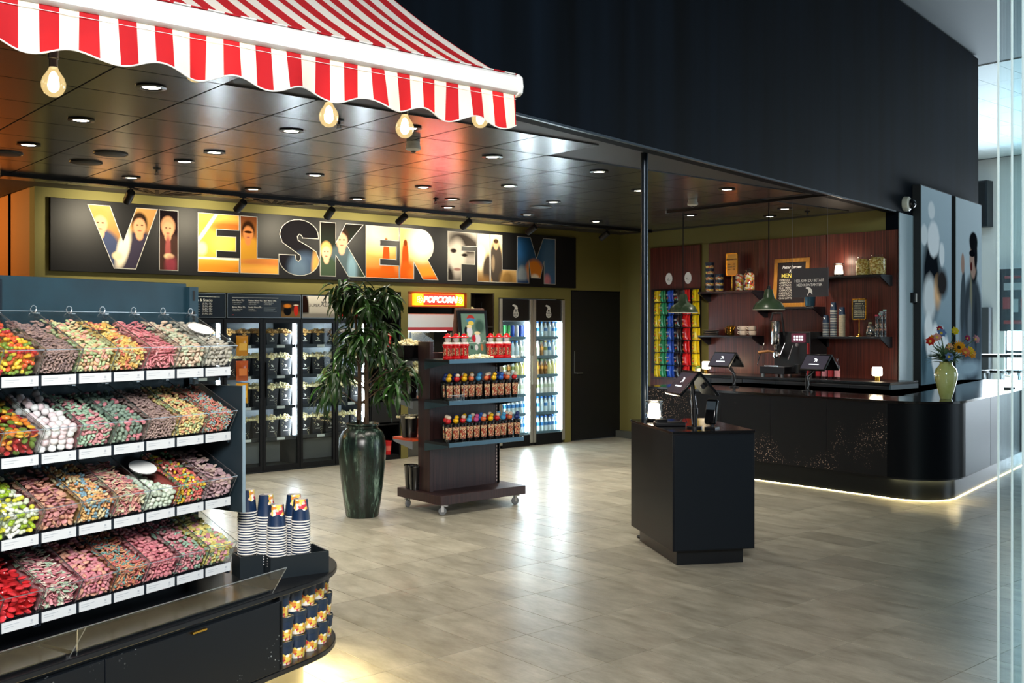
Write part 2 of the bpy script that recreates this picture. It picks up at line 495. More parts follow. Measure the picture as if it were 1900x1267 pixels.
# steel column
co = thing('column', 'slim dark steel column rising behind the till stand', 'column', (5.995, 5.44, 0)); co['kind'] = 'structure'
MB().cyl((0, 0, 0), .028, 3.02, 20).build('shaft', P('blue_black_steel', '18242f', .3, .5), co)
MB().cyl((0, 0, 0), .06, .012, 20).build('base_plate', DARK, co)

# hall beyond and above ----------------------------------------------
HALLC = P('pale_hall_ceiling', 'b4c0c4', .8)
hc = struct(MB().box(-6, 26, -9, 24, 5.5, 5.6).build('ceiling_hall', P('hall_soffit', '4a5358', .8), smooth=0), 'grey hall ceiling with pale tiles')
ht = MB().box(.004, 1.196, .004, .596, -.015, 0).mesh('ceiling_tile', HALLC, 0)
for i in range(0, 10):
    for j in range(0, 22):
        x0 = 11.4 + 1.2*i; y0 = 2.6 + .6*j
        if y0 + .6 > fascia_y(x0) - 1.3 and x0 < 14.6: continue
        if x0 + 1.2 > 23.6: continue
        px, py, Z = cam_px(x0+.6, y0+.3, 5.48)
        if 1500 < px < 2100: obj('ceiling_tile', ht, hc, (x0, y0, 5.5))
HALLW = P('white_hall_wall', 'e4ecec', .7)
cl = thing('corridor_lamp', 'warm ceiling lamp in the corridor beyond the sign', 'lamp', (1.7, 12.2, 3.0))
MB().lathe([(.12, .03), (.12, -.03), (.1, -.05), (0, -.055)], 20).build('shade', P('corridor_shade', 'ffd9a0', .5, emit='ffb050', es=6), cl)
point_light('lamp', cl, (0, 0, -.2), 60, (1, .55, .16), .1)
hw = MB().box(23.6, 23.8, -9, 24, 2.7, 5.5).box(23.6, 23.8, 10.45, 24, 0, 2.7).box(23.6, 23.8, -9, 2, 0, 2.7)
struct(hw.build('wall_hall', HALLW, smooth=0), 'white wall at the far end of the hall')
hwin = thing('window_1', 'bright window wall at the far end of the hall', 'window', (23.7, 10.45, 0)); hwin['kind'] = 'structure'
MB().box(-.02, .02, -6.5, 0, 0, 2.7).build('pane', P('daylit_glazing', 'eaf6ff', .4, emit='e6f4ff', es=12), hwin)
for k in range(6):
    MB().box(-.06, .05, -1.2*k-.03, -1.2*k+.03, 0, 2.7).build('mullion', P('window_frame_grey', '39434a', .4), hwin)
MB().box(-.06, .05, -6.5, 0, 1.05, 1.11).build('transom', P('window_frame_grey'), hwin)
dp = MB().box(23.40, 23.59, 10.72, 11.15, 0, 2.09)
tag(dp.build('door_post', P('grey_post', '4d5459', .5)), 'grey post standing beside the bright hall window', 'post')
bx = thing('wall_speaker', 'dark box hung high on the white hall wall', 'speaker', (23.28, 10.95, 3.93))
MB().box(0, .3, -.25, .3, 0, 1.05).build('housing', P('dark_box', '1b252d', .5), bx)
MB().box(-.01, 0, -.2, .25, .05, 1.0).build('grille', P('dark_grille', '10171d', .7), bx)
mb_ = thing('wall_screen', 'dark information screen on the far hall wall', 'screen', (23.5, 10.5, 1.55), R(-90))
MB().box(0, .62, -.05, 0, 0, 1.4).build('panel', P('dark_screen', '28323c', .3), mb_)
lin_m = P('screen_print', '9aa8ae', .5); red_m = P('screen_print_red', '8d3b40', .5)
for k, (x, z, w, hh, mm) in enumerate([(.12, 1.18, .36, .06, red_m), (.1, .92, .42, .16, lin_m), (.08, .5, .16, .26, red_m), (.3, .42, .12, .3, lin_m), (.1, .16, .4, .08, red_m), (.47, .48, .1, .26, red_m)]):
    MB().box(x, x+w, -.058, -.05, z, z+hh).build('printed_block', mm, mb_)
# hall side wall with street glazing, behind the camera and out of frame
sw = thing('window_2', 'street window wall of the hall', 'window', (16.2, -8.9, 0)); sw['kind'] = 'structure'
for k in range(6):
    MB().box(1.3*k-.04, 1.3*k+.04, -.05, .05, 0, 5.4).build('mullion', P('window_frame_grey'), sw)

# unseen floodlight body added behind the camera, housing the fill light
fl_ = thing('added_floodlight', 'floodlight housing added out of view around the fill light', 'floodlight', (-1.0, -1.6, 4.2))
fl_.rotation_euler = (Vector((1.5, 3.9, 1.2)) - Vector((-1.0, -1.6, 4.2))).to_track_quat('-Z', 'Y').to_euler()
MB().box(-1.15, 1.15, -.85, .85, .02, .08).build('housing', DARK, fl_)
MB().box(-1.15, -1.11, -.85, .85, -.03, .02).box(1.11, 1.15, -.85, .85, -.03, .02).box(-1.11, 1.11, -.85, -.81, -.03, .02).box(-1.11, 1.11, .81, .85, -.03, .02).build('rim', DARK, fl_)

# ------------------------------------------------------------------ ceiling fittings
def downlight():
    t = thing('downlight', 'recessed round downlight in the dark metal ceiling', 'downlight', group='recessed shop downlights')
    MB().lathe([(.058, 0), (.082, -.003), (.085, -.008), (.06, -.012), (.05, -.004)], 20).build('trim_ring', P('ring_black', '111214', .3, .4), t)
    MB().lathe([(.0, -.004), (.05, -.005), (.05, -.003), (0, -.003)], 20).build('lens', P('lamp_lens', 'fff6e4', .4, emit='fff3da', es=30), t)
    spot_light('lamp', t, (0, 0, -.02), (0, 0, -1), 58, (1, .93, .80), 105, .7, .04)
    return t
dl = downlight(); used = False
DL = [(2.2, 5.74), (2.2, 6.95), (2.2, 8.15), (3.4, 7.57), (3.4, 8.15), (3.4, 9.35), (3.43, 6.39), (4.6, 8.13), (4.6, 9.35), (4.0, 5.78),
      (5.18, 6.33), (6.39, 7.55), (5.8, 8.15), (5.8, 9.35), (6.6, 8.74), (7.57, 8.2), (8.2, 9.35), (6.39, 6.33), (7.58, 6.95),
      (8.18, 6.33), (9.4, 9.37), (10.6, 7.55), (10.05, 6.95), (9.76, 8.1), (7.0, 9.35)]
rows_ = sorted({round(y*2)/2 for x, y in DL}, reverse=True)
for x, y in DL:
    ry = round(y*2)/2
    mates = sorted(q[0] for q in DL if round(q[1]*2)/2 == ry)
    place(dl, used, (x, y, 3.017), 0, 'recessed downlight, %s row out from the film sign, %s along from the corridor' % (ORD[rows_.index(ry)], ORD[mates.index(x)])); used = True
def disc_speaker(x, y, label, dark=True):
    t = thing('ceiling_speaker', label, 'speaker', (x, y, 3.017))
    MB().lathe([(0, -.012), (.10, -.012), (.115, -.006), (.118, 0)], 24).build('grille', P('speaker_grille', '1d2126', .5), t)
    MB().lathe([(.118, 0), (.122, -.01), (.128, -.008), (.13, 0)], 24).build('rim', P('speaker_rim', '33302e', .4, .5), t)
disc_speaker(2.81, 8.17, 'round dark ceiling speaker near the corridor')
disc_speaker(2.80, 8.73, 'flush round ceiling speaker nearer the sign')
disc_speaker(2.17, 8.68, 'round ceiling speaker by the corridor mouth')
disc_speaker(6.98, 8.73, 'round ceiling speaker above the popcorn sign')
disc_speaker(7.78, 8.64, 'flush round ceiling speaker above the drink coolers')
def sprinkler(x, y, label):
    t = thing('sprinkler', label, 'sprinkler', (x, y, 3.017))
    MB().lathe([(.03, 0), (.034, -.006), (.012, -.01), (.01, -.03)], 14).build('escutcheon', DARK, t)
    MB().tube([(-.012, 0, -.028), (-.012, 0, -.05)], .003).tube([(.012, 0, -.028), (.012, 0, -.05)], .003).build('frame_arm', DARK, t)
    MB().cyl((0, 0, -.056), .02, .003, 14).build('deflector', DARK, t)
sprinkler(3.38, 8.69, 'small pendant sprinkler head near the first spotlight')
sprinkler(6.44, 8.82, 'small pendant sprinkler head in the red glow')
sprinkler(10.5, 6.95, 'small pendant sprinkler head above the coffee machine')
sprinkler(3.5, 5.87, 'small pendant sprinkler head behind the awning bulb')
def detector(x, y, label):
    t = thing('smoke_detector', label, 'smoke detector', (x, y, 3.017))
    MB().lathe([(.05, 0), (.05, -.03), (.056, -.032), (.056, -.055), (.045, -.062), (.02, -.068), (0, -.068)], 22).build('housing', P('detector_white', 'd9d9d2', .5), t)
    MB().lathe([(.018, -.066), (.02, -.075), (.01, -.082), (0, -.082)], 12).build('sensor_eye', P('sensor_black', '1a1a1a', .3), t)
detector(4.33, 6.21, 'white smoke detector under the awning edge')
detector(8.6, 7.11, 'white smoke detector above the pendant lamps')
# air vents along the sign wall
for k, x in enumerate((4.05, 5.35, 8.95)):
    t = thing('air_vent', ['slotted ceiling air vent over the letters V and I', 'slotted ceiling air vent over the letter S', 'slotted ceiling air vent over the letters of FILM'][k], 'vent', (x, 10.2, 3.03))
    MB().box(-.3, .3, -.2, .2, -.016, 0).build('plate', P('vent_plate', '6b6249', .5), t)
    for j in range(7):
        MB().box(-.02, .02, -.15, .15, -.022, -.014, X=Matrix.Translation((-.24+.08*j, 0, 0)) @ Matrix.Rotation(R(-50+14*j), 4, 'Z')).build('slot', P('slot_black', '08080a', .6), t)

# track and wall-washing spotlights
tr = thing('lighting_track', 'long black lighting track before the film sign', 'track', (2.42, 9.78, 2.985))
MB().box(0, 8.5, -.018, .018, 0, .034).build('rail', BLACK, tr)
MB().box(-.02, 0, -.022, .022, -.006, .034).build('end_cap', BLACK, tr)
names = ['beside the letter V', 'over the first E', 'over the letter S', 'over the second E', 'over the letter R', 'over the letters of FILM', 'near the black door, switched off']
for k, (x, ax) in enumerate([(3.55, .02), (4.70, -.16), (5.74, -.01), (6.70, -.2), (7.64, -.22), (8.70, -.25), (10.03, -.2)]):
    t = thing('track_spotlight', 'black cylinder spotlight on the track ' + names[k], 'spotlight', (x, 9.78, 2.985), 0, 'track spotlights washing the sign')
    d = Vector((ax*.8, .60, -.40)).normalized(); d2 = Vector((ax*.6, .75, -.20)).normalized()
    q = d.to_track_quat('Z', 'Y').to_matrix().to_4x4(); q.translation = Vector((0, 0, -.06))
    MB().box(-.03, .03, -.016, .016, -.012, .0).tube([(0, 0, -.01), (0, 0, -.06)], .009).build('bracket', BLACK, t)
    MB().lathe([(.0, -.02), (.036, -.02), (.04, -.015), (.04, .125), (.036, .13), (.034, .11), (0, .108)], 18, X=q).build('barrel', BLACK, t)
    p = Vector((0, 0, -.06)) + d*.112
    MB().cyl((0, 0, .109), .033, .003, 16, X=q).build('lens', P('spot_lens', 'fff1d0', .4, emit='ffeac0', es=18 if k < 6 else .5), t)
    if k < 6:
        spot_light('lamp', t, tuple(p + d*.03), tuple(p + d*.03 + d2), 56, (1, .87, .62), 108, 1., .03)

# ------------------------------------------------------------------ film sign
SX0, SX1, SZ0, SZ1 = 3.06, 10.23, 2.205, 2.93
sg = thing('cinema_sign', 'long black cinema sign reading VI ELSKER FILM in picture-filled letters', 'sign', (SX0, 10.65, SZ0))
MB().box(0, SX1-SX0, -.05, 0, 0, SZ1-SZ0).build('board', P('sign_black', '0a0a0d', .5, spec=.25), sg, bevel=.003)
ZB, ZT = .046, .679      # letter foot and head
LH = ZT - ZB
def rect(x0, x1, z0, z1): return [(x0, z0), (x1, z0), (x1, z1), (x0, z1)]
def arc(cx_, cz_, rx, rz, a0, a1, n=12): return [(cx_+rx*math.cos(R(a0+(a1-a0)*i/n)), cz_+rz*math.sin(R(a0+(a1-a0)*i/n))) for i in range(n+1)]
def L_V(w, s=.3): return [(0, 1), (w*s, 1), (w*.5, .42), (w*(1-s), 1), (w, 1), (w*.68, 0), (w*.37, 0)]
def L_I(w): return rect(0, w, 0, 1)
def L_E(w, st): return [(0, 0), (w, 0), (w, .25), (st, .25), (st, .37), (w*.92, .37), (w*.92, .62), (st, .62), (st, .74), (w, .74), (w, 1), (0, 1)]
def L_F(w, st): return [(0, 0), (st, 0), (st, .35), (w*.93, .35), (w*.93, .62), (st, .62), (st, .72), (w, .72), (w, 1), (0, 1)]
def L_L(w, st): return [(0, 0), (w, 0), (w, .27), (st, .27), (st, 1), (0, 1)]
def L_K(w, st): return [(0, 0), (st, 0), (st, .4), (w*.62, 0), (w, 0), (w*.58, .6), (w*.95, 1), (w*.56, 1), (st, .62), (st, 1), (0, 1)]
def L_R(w, st): return [(0, 0), (st, 0), (st, .34), (w*.36, .34), (w*.6, 0), (w, 0), (w*.72, .4)] + arc(w*.52, .67, w*.36, .33, -50, 90, 9) + [(0, 1)]
def L_M(w, st): return [(0, 0), (w*.3, 0), (w*.3, .5), (w*.36, .12), (w*.6, .12), (w*.7, .5), (w*.7, 0), (w, 0), (w, 1), (w*.68, 1), (w*.5, .55), (w*.34, 1), (0, 1)]
def L_S(w):
    a = [(w*.98, .68)] + arc(w*.5, .72, w*.48, .29, 0, 180, 12) + [(w*.08, .58), (w*.3, .47), (w*.52, .36), (w*.54, .29), (w*.48, .25), (w*.42, .27), (w*.4, .36)]
    b = [(0, .36)] + arc(w*.5, .29, w*.5, .3, 180, 360, 12) + [(w*.92, .44), (w*.68, .55), (w*.47, .63), (w*.45, .7), (w*.5, .745), (w*.56, .72), (w*.58, .68)]
    return a + b
SKIN = 'c89878'
def man(cx_, z, s, hair, coat, skin=SKIN):
    """plain head-and-shoulders of nobody in particular"""
    return [(cx_, z-.28*s, .19*s, .24*s, coat, .1), (cx_, z-.085*s, .036*s, .05*s, skin, .2), (cx_, z+.03*s, .075*s, .10*s, hair, .15), (cx_, z-.008*s, .06*s, .08*s, skin, .15), (cx_-.022*s, z+.008*s, .011*s, .006*s, '3a241c', .5), (cx_+.022*s, z+.008*s, .011*s, .006*s, '3a241c', .5), (cx_, z-.045*s, .018*s, .006*s, '8a4a40', .5)]
amber = [(.18, .42, .22, .12, 'f6c768', .4), (.1, .2, .12, .08, 'fff0b0', .4), (.25, .1, .4, .07, 'd8923a', .3), (.3, .28, .02, .3, 'fff3cf', .4, 20), (.05, .05, .3, .03, '9a5a22', .3)]
def glow_tower(dx): return [(dx, .3, .05, .24, 'a3431a', .12), (dx, .5, .028, .04, '6e3216', .2), (dx+.02, .13, .11, .14, 'b9501a', .2)]
letters = []
def letter(ch, x0, x1, poly, top, bot, shapes, outline=True):
    w = x1 - x0; k = len(letters)
    pts = [(x, ZB + z*LH) for x, z in poly]
    mt = print_mat('letter_print_%d' % k, top, bot, shapes, ZB, ZT, noise=.012)
    n = len(pts)
    o = MB().slab(pts, -.003, 0).build('letter', mt, sg, (x0-SX0, -.05, 0), smooth=0)
    part_label(o, 'picture-filled letter ' + ch)
    e = MB()
    for i in range(n):
        a = pts[i]; b_ = pts[(i+1) % n]
        dx, dz = b_[0]-a[0], b_[1]-a[1]; L = math.hypot(dx, dz)
        if L < 1e-4: continue
        nx, nz = -dz/L*.003, dx/L*.003
        ex, ez = dx/L*.004, dz/L*.004
        e.slab([(a[0]-ex-nx, a[1]-ez-nz), (b_[0]+ex-nx, b_[1]+ez-nz), (b_[0]+ex+nx, b_[1]+ez+nz), (a[0]-ex+nx, a[1]-ez+nz)], -.007, -.002)
    e.build('outline', P('outline_white', 'b4b2ae', .5), o, smooth=0)
    letters.append(o)
letter('V', 3.416, 4.126, L_V(.71, .31), 'b98a52', '241c22', man(.13, .5, 1.15, 'a8834a', '39415c') + man(.53, .5, 1.1, '2c2019', '34303f', 'c28d6a') + [(.36, .25, .06, .2, 'd9cdb8', .3, 14), (.3, .18, .05, .04, 'd8c49a', .3)])
letter('I', 4.147, 4.349, L_I(.202), '151013', '2a1a1c', man(.10, .49, 1.0, 'b98563', '3c2a26', 'c99471') + [(.10, .26, .03, .16, '8c4a48', .3), (.11, .2, .05, .03, 'd6b78f', .3), (.13, .1, .06, .1, '7a3540', .4)])
letter('E', 4.57, 5.044, L_E(.474, .21), 'e0a24e', 'd99a3c', [(.36, .55, .25, .06, 'a6602a', .5), (.09, .5, .02, .3, 'fff0c8', .3, 35), (.3, .36, .13, .1, 'f2c25a', .4), (.05, .3, .06, .07, 'f8dba0', .3), (.2, .2, .5, .012, 'fff2d8', .4), (.2, .06, .5, .1, 'c77f2a', .4)])
letter('L', 5.06, 5.524, L_L(.464, .2), '6a3a22', 'c8853c', man(.1, .5, 1.05, '2f1c12', 'b9862e', 'c07a48') + [(.1, .51, .05, .014, '2a1208', .2), (.28, .18, .3, .035, 'b9723c', .3), (.25, .07, .4, .07, 'e0a04c', .4)])
letter('S', 5.53, 6.05, L_S(.52), '141316', '1b1a1f', [(.34, .15, .2, .16, '3b4a60', .3), (.26, .1, .11, .14, '506277', .4), (.48, .12, .05, .2, 'b58a4a', .4)])
letter('K', 6.062, 6.682, L_K(.62, .21), '1a1817', '2b3830', man(.3, .48, 1.25, '2d211b', '46545c', 'c69a80') + man(.09, .33, 1.0, 'b9975c', '3b4a3c', 'd6aa8c') + [(.44, .13, .06, .2, '6d8a9c', .4)])
letter('E', 6.69, 7.17, L_E(.48, .2), 'e0b46a', 'b04a12', [(.22, .62, .3, .2, 'f0d8a0', .6)] + glow_tower(.3) + [(.1, .1, .3, .06, 'b2541a', .4)])
letter('R', 7.185, 7.773, L_R(.588, .21), 'e6c07a', 'a03c0e', [(.34, .5, .2, .18, 'f6e6bc', .5)] + glow_tower(.09) + [(.45, .12, .25, .1, 'd97a2a', .4), (.5, .03, .2, .06, 'a33a14', .4)])
letter('F', 7.929, 8.404, L_F(.475, .22), 'b9b3ac', '6a6460', [(.28, .54, .28, .14, '3a3533', .3, 15), (.16, .36, .13, .22, 'c9c1b8', .3), (.28, .39, .05, .022, '241f1e', .3), (.1, .44, .05, .03, '2c2625', .3), (.16, .2, .06, .02, '8d6a64', .3), (.02, .1, .08, .14, '2a2726', .3)])
letter('I', 8.416, 8.626, L_I(.21), 'f3dfb4', '6b5233', [(.06, .36, .07, .12, 'fff6df', .6), (.2, .2, .1, .22, '3a332f', .2), (.08, .02, .2, .1, '7d5d38', .5)])
letter('L', 8.642, 9.097, L_L(.455, .2), 'efd9ad', 'b58c50', [(.1, .3, .12, .3, '3a3431', .15), (.1, .55, .045, .065, 'b98f70', .15), (.1, .6, .045, .03, '3a2a20', .2), (.3, .1, .12, .12, '7d6138', .4), (.05, .3, .03, .1, '7a6a58', .3)])
letter('M', 9.111, 9.818, L_M(.707, .2), '24486e', '3c5f86', [(.1, .52, .12, .14, '2f63a0', .4), (.6, .4, .14, .3, '49688c', .4), (.32, .22, .16, .16, 'd9822f', .2), (.33, .12, .08, .06, 'efe2cc', .3), (.1, .16, .09, .12, '8b98a6', .3), (.56, .1, .06, .08, 'c9808a', .4), (.12, .03, .2, .06, '1f3a66', .4)])

# ================================================================== awning with bulbs
AX0, AX1, AY = -1.2, 2.81, 3.30
def fabric(key, horizontal, period=.118, off=0.):
    m, nt, b = new_mat(key)
    out = nt.nodes['Material Output']
    tc = nt.nodes.new('ShaderNodeTexCoord'); sp = nt.nodes.new('ShaderNodeSeparateXYZ'); nt.links.new(tc.outputs['Object'], sp.inputs[0])
    a = nt.nodes.new('ShaderNodeMath'); a.operation = 'MULTIPLY_ADD'; a.inputs[1].default_value = 1/period; a.inputs[2].default_value = off + 100
    fr = nt.nodes.new('ShaderNodeMath'); fr.operation = 'FRACT'
    gt = nt.nodes.new('ShaderNodeMath'); gt.operation = 'GREATER_THAN'; gt.inputs[1].default_value = .5
    nt.links.new(sp.outputs['X'], a.inputs[0]); nt.links.new(a.outputs[0], fr.inputs[0]); nt.links.new(fr.outputs[0], gt.inputs[0])
    mx = nt.nodes.new('ShaderNodeMix'); mx.data_type = 'RGBA'
    mx.inputs['A'].default_value = lin('e2e2e0'); mx.inputs['B'].default_value = lin('b3232c')
    nt.links.new(gt.outputs[0], mx.inputs['Factor'])
    tr_ = nt.nodes.new('ShaderNodeBsdfTranslucent'); ms = nt.nodes.new('ShaderNodeMixShader'); ms.inputs[0].default_value = .45
    b.inputs['Roughness'].default_value = .8; b.inputs['Specular IOR Level'].default_value = .2
    nt.links.new(mx.outputs['Result'], b.inputs['Base Color']); nt.links.new(mx.outputs['Result'], tr_.inputs[0])
    nt.links.new(b.outputs[0], ms.inputs[1]); nt.links.new(tr_.outputs[0], ms.inputs[2]); nt.links.new(ms.outputs[0], out.inputs[0])
    return m
aw = thing('awning', 'red and white striped awning with a scalloped valance', 'awning', (AX1, AY, 2.47))
FAB = fabric('striped_awning_fabric', True, off=.56)
L = AX1 - AX0
# canopy: rises to the rear, sagging a little
mb = MB(); nx, ny = 68, 12; vs = []; fs = []
for j in range(ny+1):
    t = j/ny; y = .03 + 1.10*t
    for i in range(nx+1):
        x = -L + L*i/nx
        vs.append((x, y, .245 + .72*t - .035*math.sin(math.pi*t) + .006*math.sin(i*1.3+3*t)*t*(1-t)*4))
k = len(vs)
vs += [(x, y, z-.004) for x, y, z in vs]
W_ = nx+1
for j in range(ny):
    for i in range(nx):
        a = j*W_+i
        fs.append((a, a+1, a+1+W_, a+W_))
mb.add(vs[:k], fs)
mb.build('canopy', FAB, aw, smooth=60)
# front bar and end cap
FB = P('awning_bar_white', 'd2d4d3', .4)
mb = MB(); prof = [(-.025, .165), (-.04, .175), (-.045, .20), (-.04, .235), (-.02, .25), (.03, .25), (.04, .235), (.04, .18), (.03, .165)]
mb.sideslab(prof, -L, 0); mb.build('front_bar', FB, aw)
MB().sideslab([(y*1.12, .207+(z-.207)*1.12) for y, z in prof], 0, .022).build('end_cap', FB, aw, bevel=.004)
# red blocks where the striped cloth wraps over the bar
mb = MB(); nst = int(L/.118)
for i in range(nst):
    x0 = -.56*.118 - .118*i + .118
    if x0 > -.04: continue
    mb.box(x0-.059, x0, -.034, .03, .2495, .2525)
# (cloth over the bar takes the canopy's own stripes)
mb2 = MB().box(-L, 0, -.030, .036, .2495, .2535); mb2.build('cloth_wrap', FAB, aw, smooth=0)
# valance: wavy cloth hanging from the bar
nx, ny = 280, 8; vs = []; fs = []
for j in range(ny+1):
    t = j/ny
    for i in range(nx+1):
        x = -L + L*i/nx
        low = .045 + .03*math.cos(2*math.pi*(x+.045)/.262) - .005
        drop = (.172 - low + .012)
        ztop = .172
        z = ztop - t*(ztop - (.010 + .017*(1 + math.cos(2*math.pi*(x+.09)/.262+math.pi))))
        y = -.018 + .014*t*math.sin(x*13.0+.4) + .008*t*math.sin(x*31) - .012*t
        vs.append((x, y, z))
W_ = nx+1
for j in range(ny):
    for i in range(nx):
        a = j*W_+i
        fs.append((a, a+1, a+1+W_, a+W_))
MB().add(vs, fs).build('valance', FAB, aw, smooth=60)
edge = [vs[ny*W_+i] for i in range(0, nx+1)]
MB().tube(edge, .0028, 6).build('hem_piping', FB, aw)
sm = MB().box(-L, 0, -.0245, -.0225, .146, .1475); sm.build('stitching', FB, aw, smooth=0)
# frame arm under the cloth
MB().bar((-.12, .04, .2), (-.12, .9, .74), .035).bar((-3.2, .04, .2), (-3.2, .9, .74), .035).build('folding_arm', FB, aw)
MB().box(-L, .1, 1.10, 1.18, .93, 1.07).build('roller_box', FB, aw)
MB().box(-.3, -.24, 1.14, 1.26, .93, 1.15).box(-3.3, -3.24, .7, 1.14, .93, 1.15).build('wall_bracket', FB, aw)
# bulb string
BULB = clear('bulb_glass', (1, .95, .82), .16, .06)
bn = BULB.node_tree; be = bn.nodes.new('ShaderNodeEmission'); be.inputs[0].default_value = lin('ffdf9a'); be.inputs[1].default_value = 1.1
bm = bn.nodes.new('ShaderNodeMixShader'); bm.inputs[0].default_value = .3
bl = bn.nodes['Material Output'].inputs[0].links[0].from_socket
bn.links.new(bl, bm.inputs[1]); bn.links.new(be.outputs[0], bm.inputs[2]); bn.links.new(bm.outputs[0], bn.nodes['Material Output'].inputs[0])
FIL = P('filament', 'ffd38a', .5, emit='ffcf80', es=220)
cord = MB(); pts = []
BX = [.50, 1.0, 1.47, 2.0, 2.35, 2.74]
for i in range(61):
    x = -.6 + (2.76+.6)*i/60
    d = min(abs(x-b) for b in BX)
    pts.append((x, 3.44, 2.585 - .018*min(1, d/.2)))
tag(cord.tube(pts, .004, 6).build('bulb_string', BLACK), 'thin black cord carrying the bulbs behind the valance', 'cord')
wh = ['at the far end of the string', 'hanging below the valance near the left end', 'glowing through the valance cloth', 'hanging below the valance beside a sprinkler', 'hanging below the valance above a smoke detector', 'hidden behind the right end of the valance']
wh[0] = 'farthest along the string towards the corridor'
for k, x in enumerate(BX):
    t = thing('light_bulb', 'clear globe light bulb ' + wh[k], 'bulb', (x, 3.43, 2.46 - (.03 if k == 1 else 0) + (.09 if k in (2, 5) else 0)), 0, 'bulbs strung behind the awning valance')
    r = .034
    MB().lathe([(0, -.040), (.014, -.038), (.027, -.029), (.036, -.012), (.0375, .004), (.032, .022), (.021, .038), (.0145, .05), (.013, .056)], 20).build('globe', BULB, t)
    MB().lathe([(.0135, .054), (.0135, .08), (.017, .082), (.017, .12), (.008, .125)], 14).build('socket', BLACK, t)
    f = MB()
    for q in range(5):
        a = q*1.257
        f.tube([(.006*math.cos(a), .006*math.sin(a), .03), (.014*math.cos(a), .014*math.sin(a), -.012)], .0016, 5)
    f.build('filament', FIL, t)
    point_light('lamp', t, (0, 0, .008), 1.9, (1, .80, .50), .02)

# ================================================================== candy island
IA = R(19.5); IC, IS = math.cos(IA), math.sin(IA)
IO = (1.896, 4.072)
def IL(x, y, z=0.): return (IO[0] + x*IC - y*IS, IO[1] + x*IS + y*IC, z)
DESK = speckled('speckled_black_desk', '0d1116', 'b9c2c4', .5, .34)
DTOP = P('black_desk_top', '0b0d11', .3)
cab = thing('candy_island', 'black speckled sweets island with drawers and a rounded end', 'island', IL(0, 0), IA)
def dshape(x0, cx_, cy_, r, n=24):
    """straight-sided plan with a half-round end"""
    return [(x0, cy_-r)] + [(cx_+r*math.sin(math.pi*i/n), cy_-r*math.cos(math.pi*i/n)) for i in range(n+1)] + [(x0, cy_+r)]
MB().prism(dshape(-2.6, .25, .25, .48), .53, .553).build('top_board', DTOP, cab, bevel=.004)
MB().prism(dshape(-2.6, .25, .25, .475), .195, .22).build('bottom_board', DTOP, cab, bevel=.004)
MB().box(.06, .08, -.225, .725, .22, .53).build('end_board', DTOP, cab)
MB().box(-2.6, .06, -.2, .7, .22, .53).build('carcass', DTOP, cab)
MB().box(.08, .30, .2, .3, .22, .53).build('rear_board', P('desk_inner', '08090b', .5), cab)
for k, (x0, x1) in enumerate([(-.798, .076), (-1.7, -.802), (-2.6, -1.704)]):
    dr = MB().box(x0, x1, -.225, -.2, .222, .512).build('drawer', DESK, cab, bevel=.002)
    MB().box((x0+x1)/2-.06, (x0+x1)/2+.01, -.240, -.225, .500, .507).build('handle', BRASS, dr)
PLN = P('brushed_plinth', '6d6a5e', .3, .85)
MB().prism(dshape(-2.6, .20, .25, .36), 0, .195).build('plinth', PLN, cab)
MB().prism(dshape(-2.6, .24, .25, .44), .186, .1945).build('led_strip', P('warm_led_strip', 'fff2cc', .5, emit='ffe9ae', es=42), cab)
# sweets rack
TEAL = P('teal_black_steel', '0f2934', .45, .1, noise=((4, 4, 4), '163846', .3, .7))
NAVYS = P('navy_shelf_steel', '0d1722', .38, .3)
rk = thing('sweets_rack', 'dark steel pick and mix rack with four sloping shelves', 'rack', IL(0, 0), IA)
for x0, x1 in [(-.9, .0), (-1.8, -.9), (-2.55, -1.8)]:
    MB().box(x0+.004, x1-.004, .255, .275, 1.30, 1.845).build('back_panel', TEAL, rk, bevel=.002)
    MB().box(x0+.004, x1-.004, .255, .275, .553, 1.296).build('back_panel', NAVYS, rk, bevel=.002)
up = MB().box(-.005, .045, .235, .275, .553, 1.83).build('upright', TEAL, rk)
for k in range(14):
    MB().box(.014, .026, .2335, .236, .60+.09*k, .645+.09*k).build('slot', P('slot_black'), up)
MB().box(-.93, -.87, .248, .256, .553, 1.83).build('upright', NAVYS, rk)
ZR = [1.452, 1.179, .904, .627]
CARD = P('price_card_white', 'ced3d6', .5)
CPRINT = P('card_print_grey', 'a9b0b8', .6); CBLUE = P('card_print_blue', '5a7fb5', .6)
for r_, z in enumerate(ZR):
    for x0, x1 in [(-.9, .0), (-1.8, -.904)]:
        sh = MB().box(x0, x1, .0, .25, z+.028, z+.037).box(x0, x1, -.004, 0, z, z+.037).box(x0, x0+.012, 0, .25, z-.01, z+.028).box(x1-.012, x1, 0, .25, z-.01, z+.028).build('shelf', NAVYS, rk)
        for c in range(6):
            a = x0+.15*c
            if a < -1.25: continue
            cd = MB().slab(rect(a+.012, a+.148, z+.001, z+.036), -.007, -.004).build('price_card', CARD, sh, smooth=0)
            pm = MB()
            for q in range(2): pm.slab(rect(a+.02, a+.075-.02*q, z+.024-.008*q, z+.026-.008*q), -.0075, -.0069)
            pm.slab(rect(a+.115, a+.128, z+.01, z+.012), -.0075, -.0069).slab(rect(a+.118, a+.126, z+.016, z+.024), -.0075, -.0069)
            o = pm.build('print', CPRINT, cd, smooth=0); o['kind'] = 'stuff'
sp_ = MB().box(.03, .042, -.045, .24, .87, 1.407).build('side_panel', P('dark_slate_panel', '18252c', .5), rk, bevel=.002)
MB().box(.028, .044, -.048, -.044, .87, 1.409).build('edge_trim', P('side_trim', '8fa0a8', .3, .5), sp_)
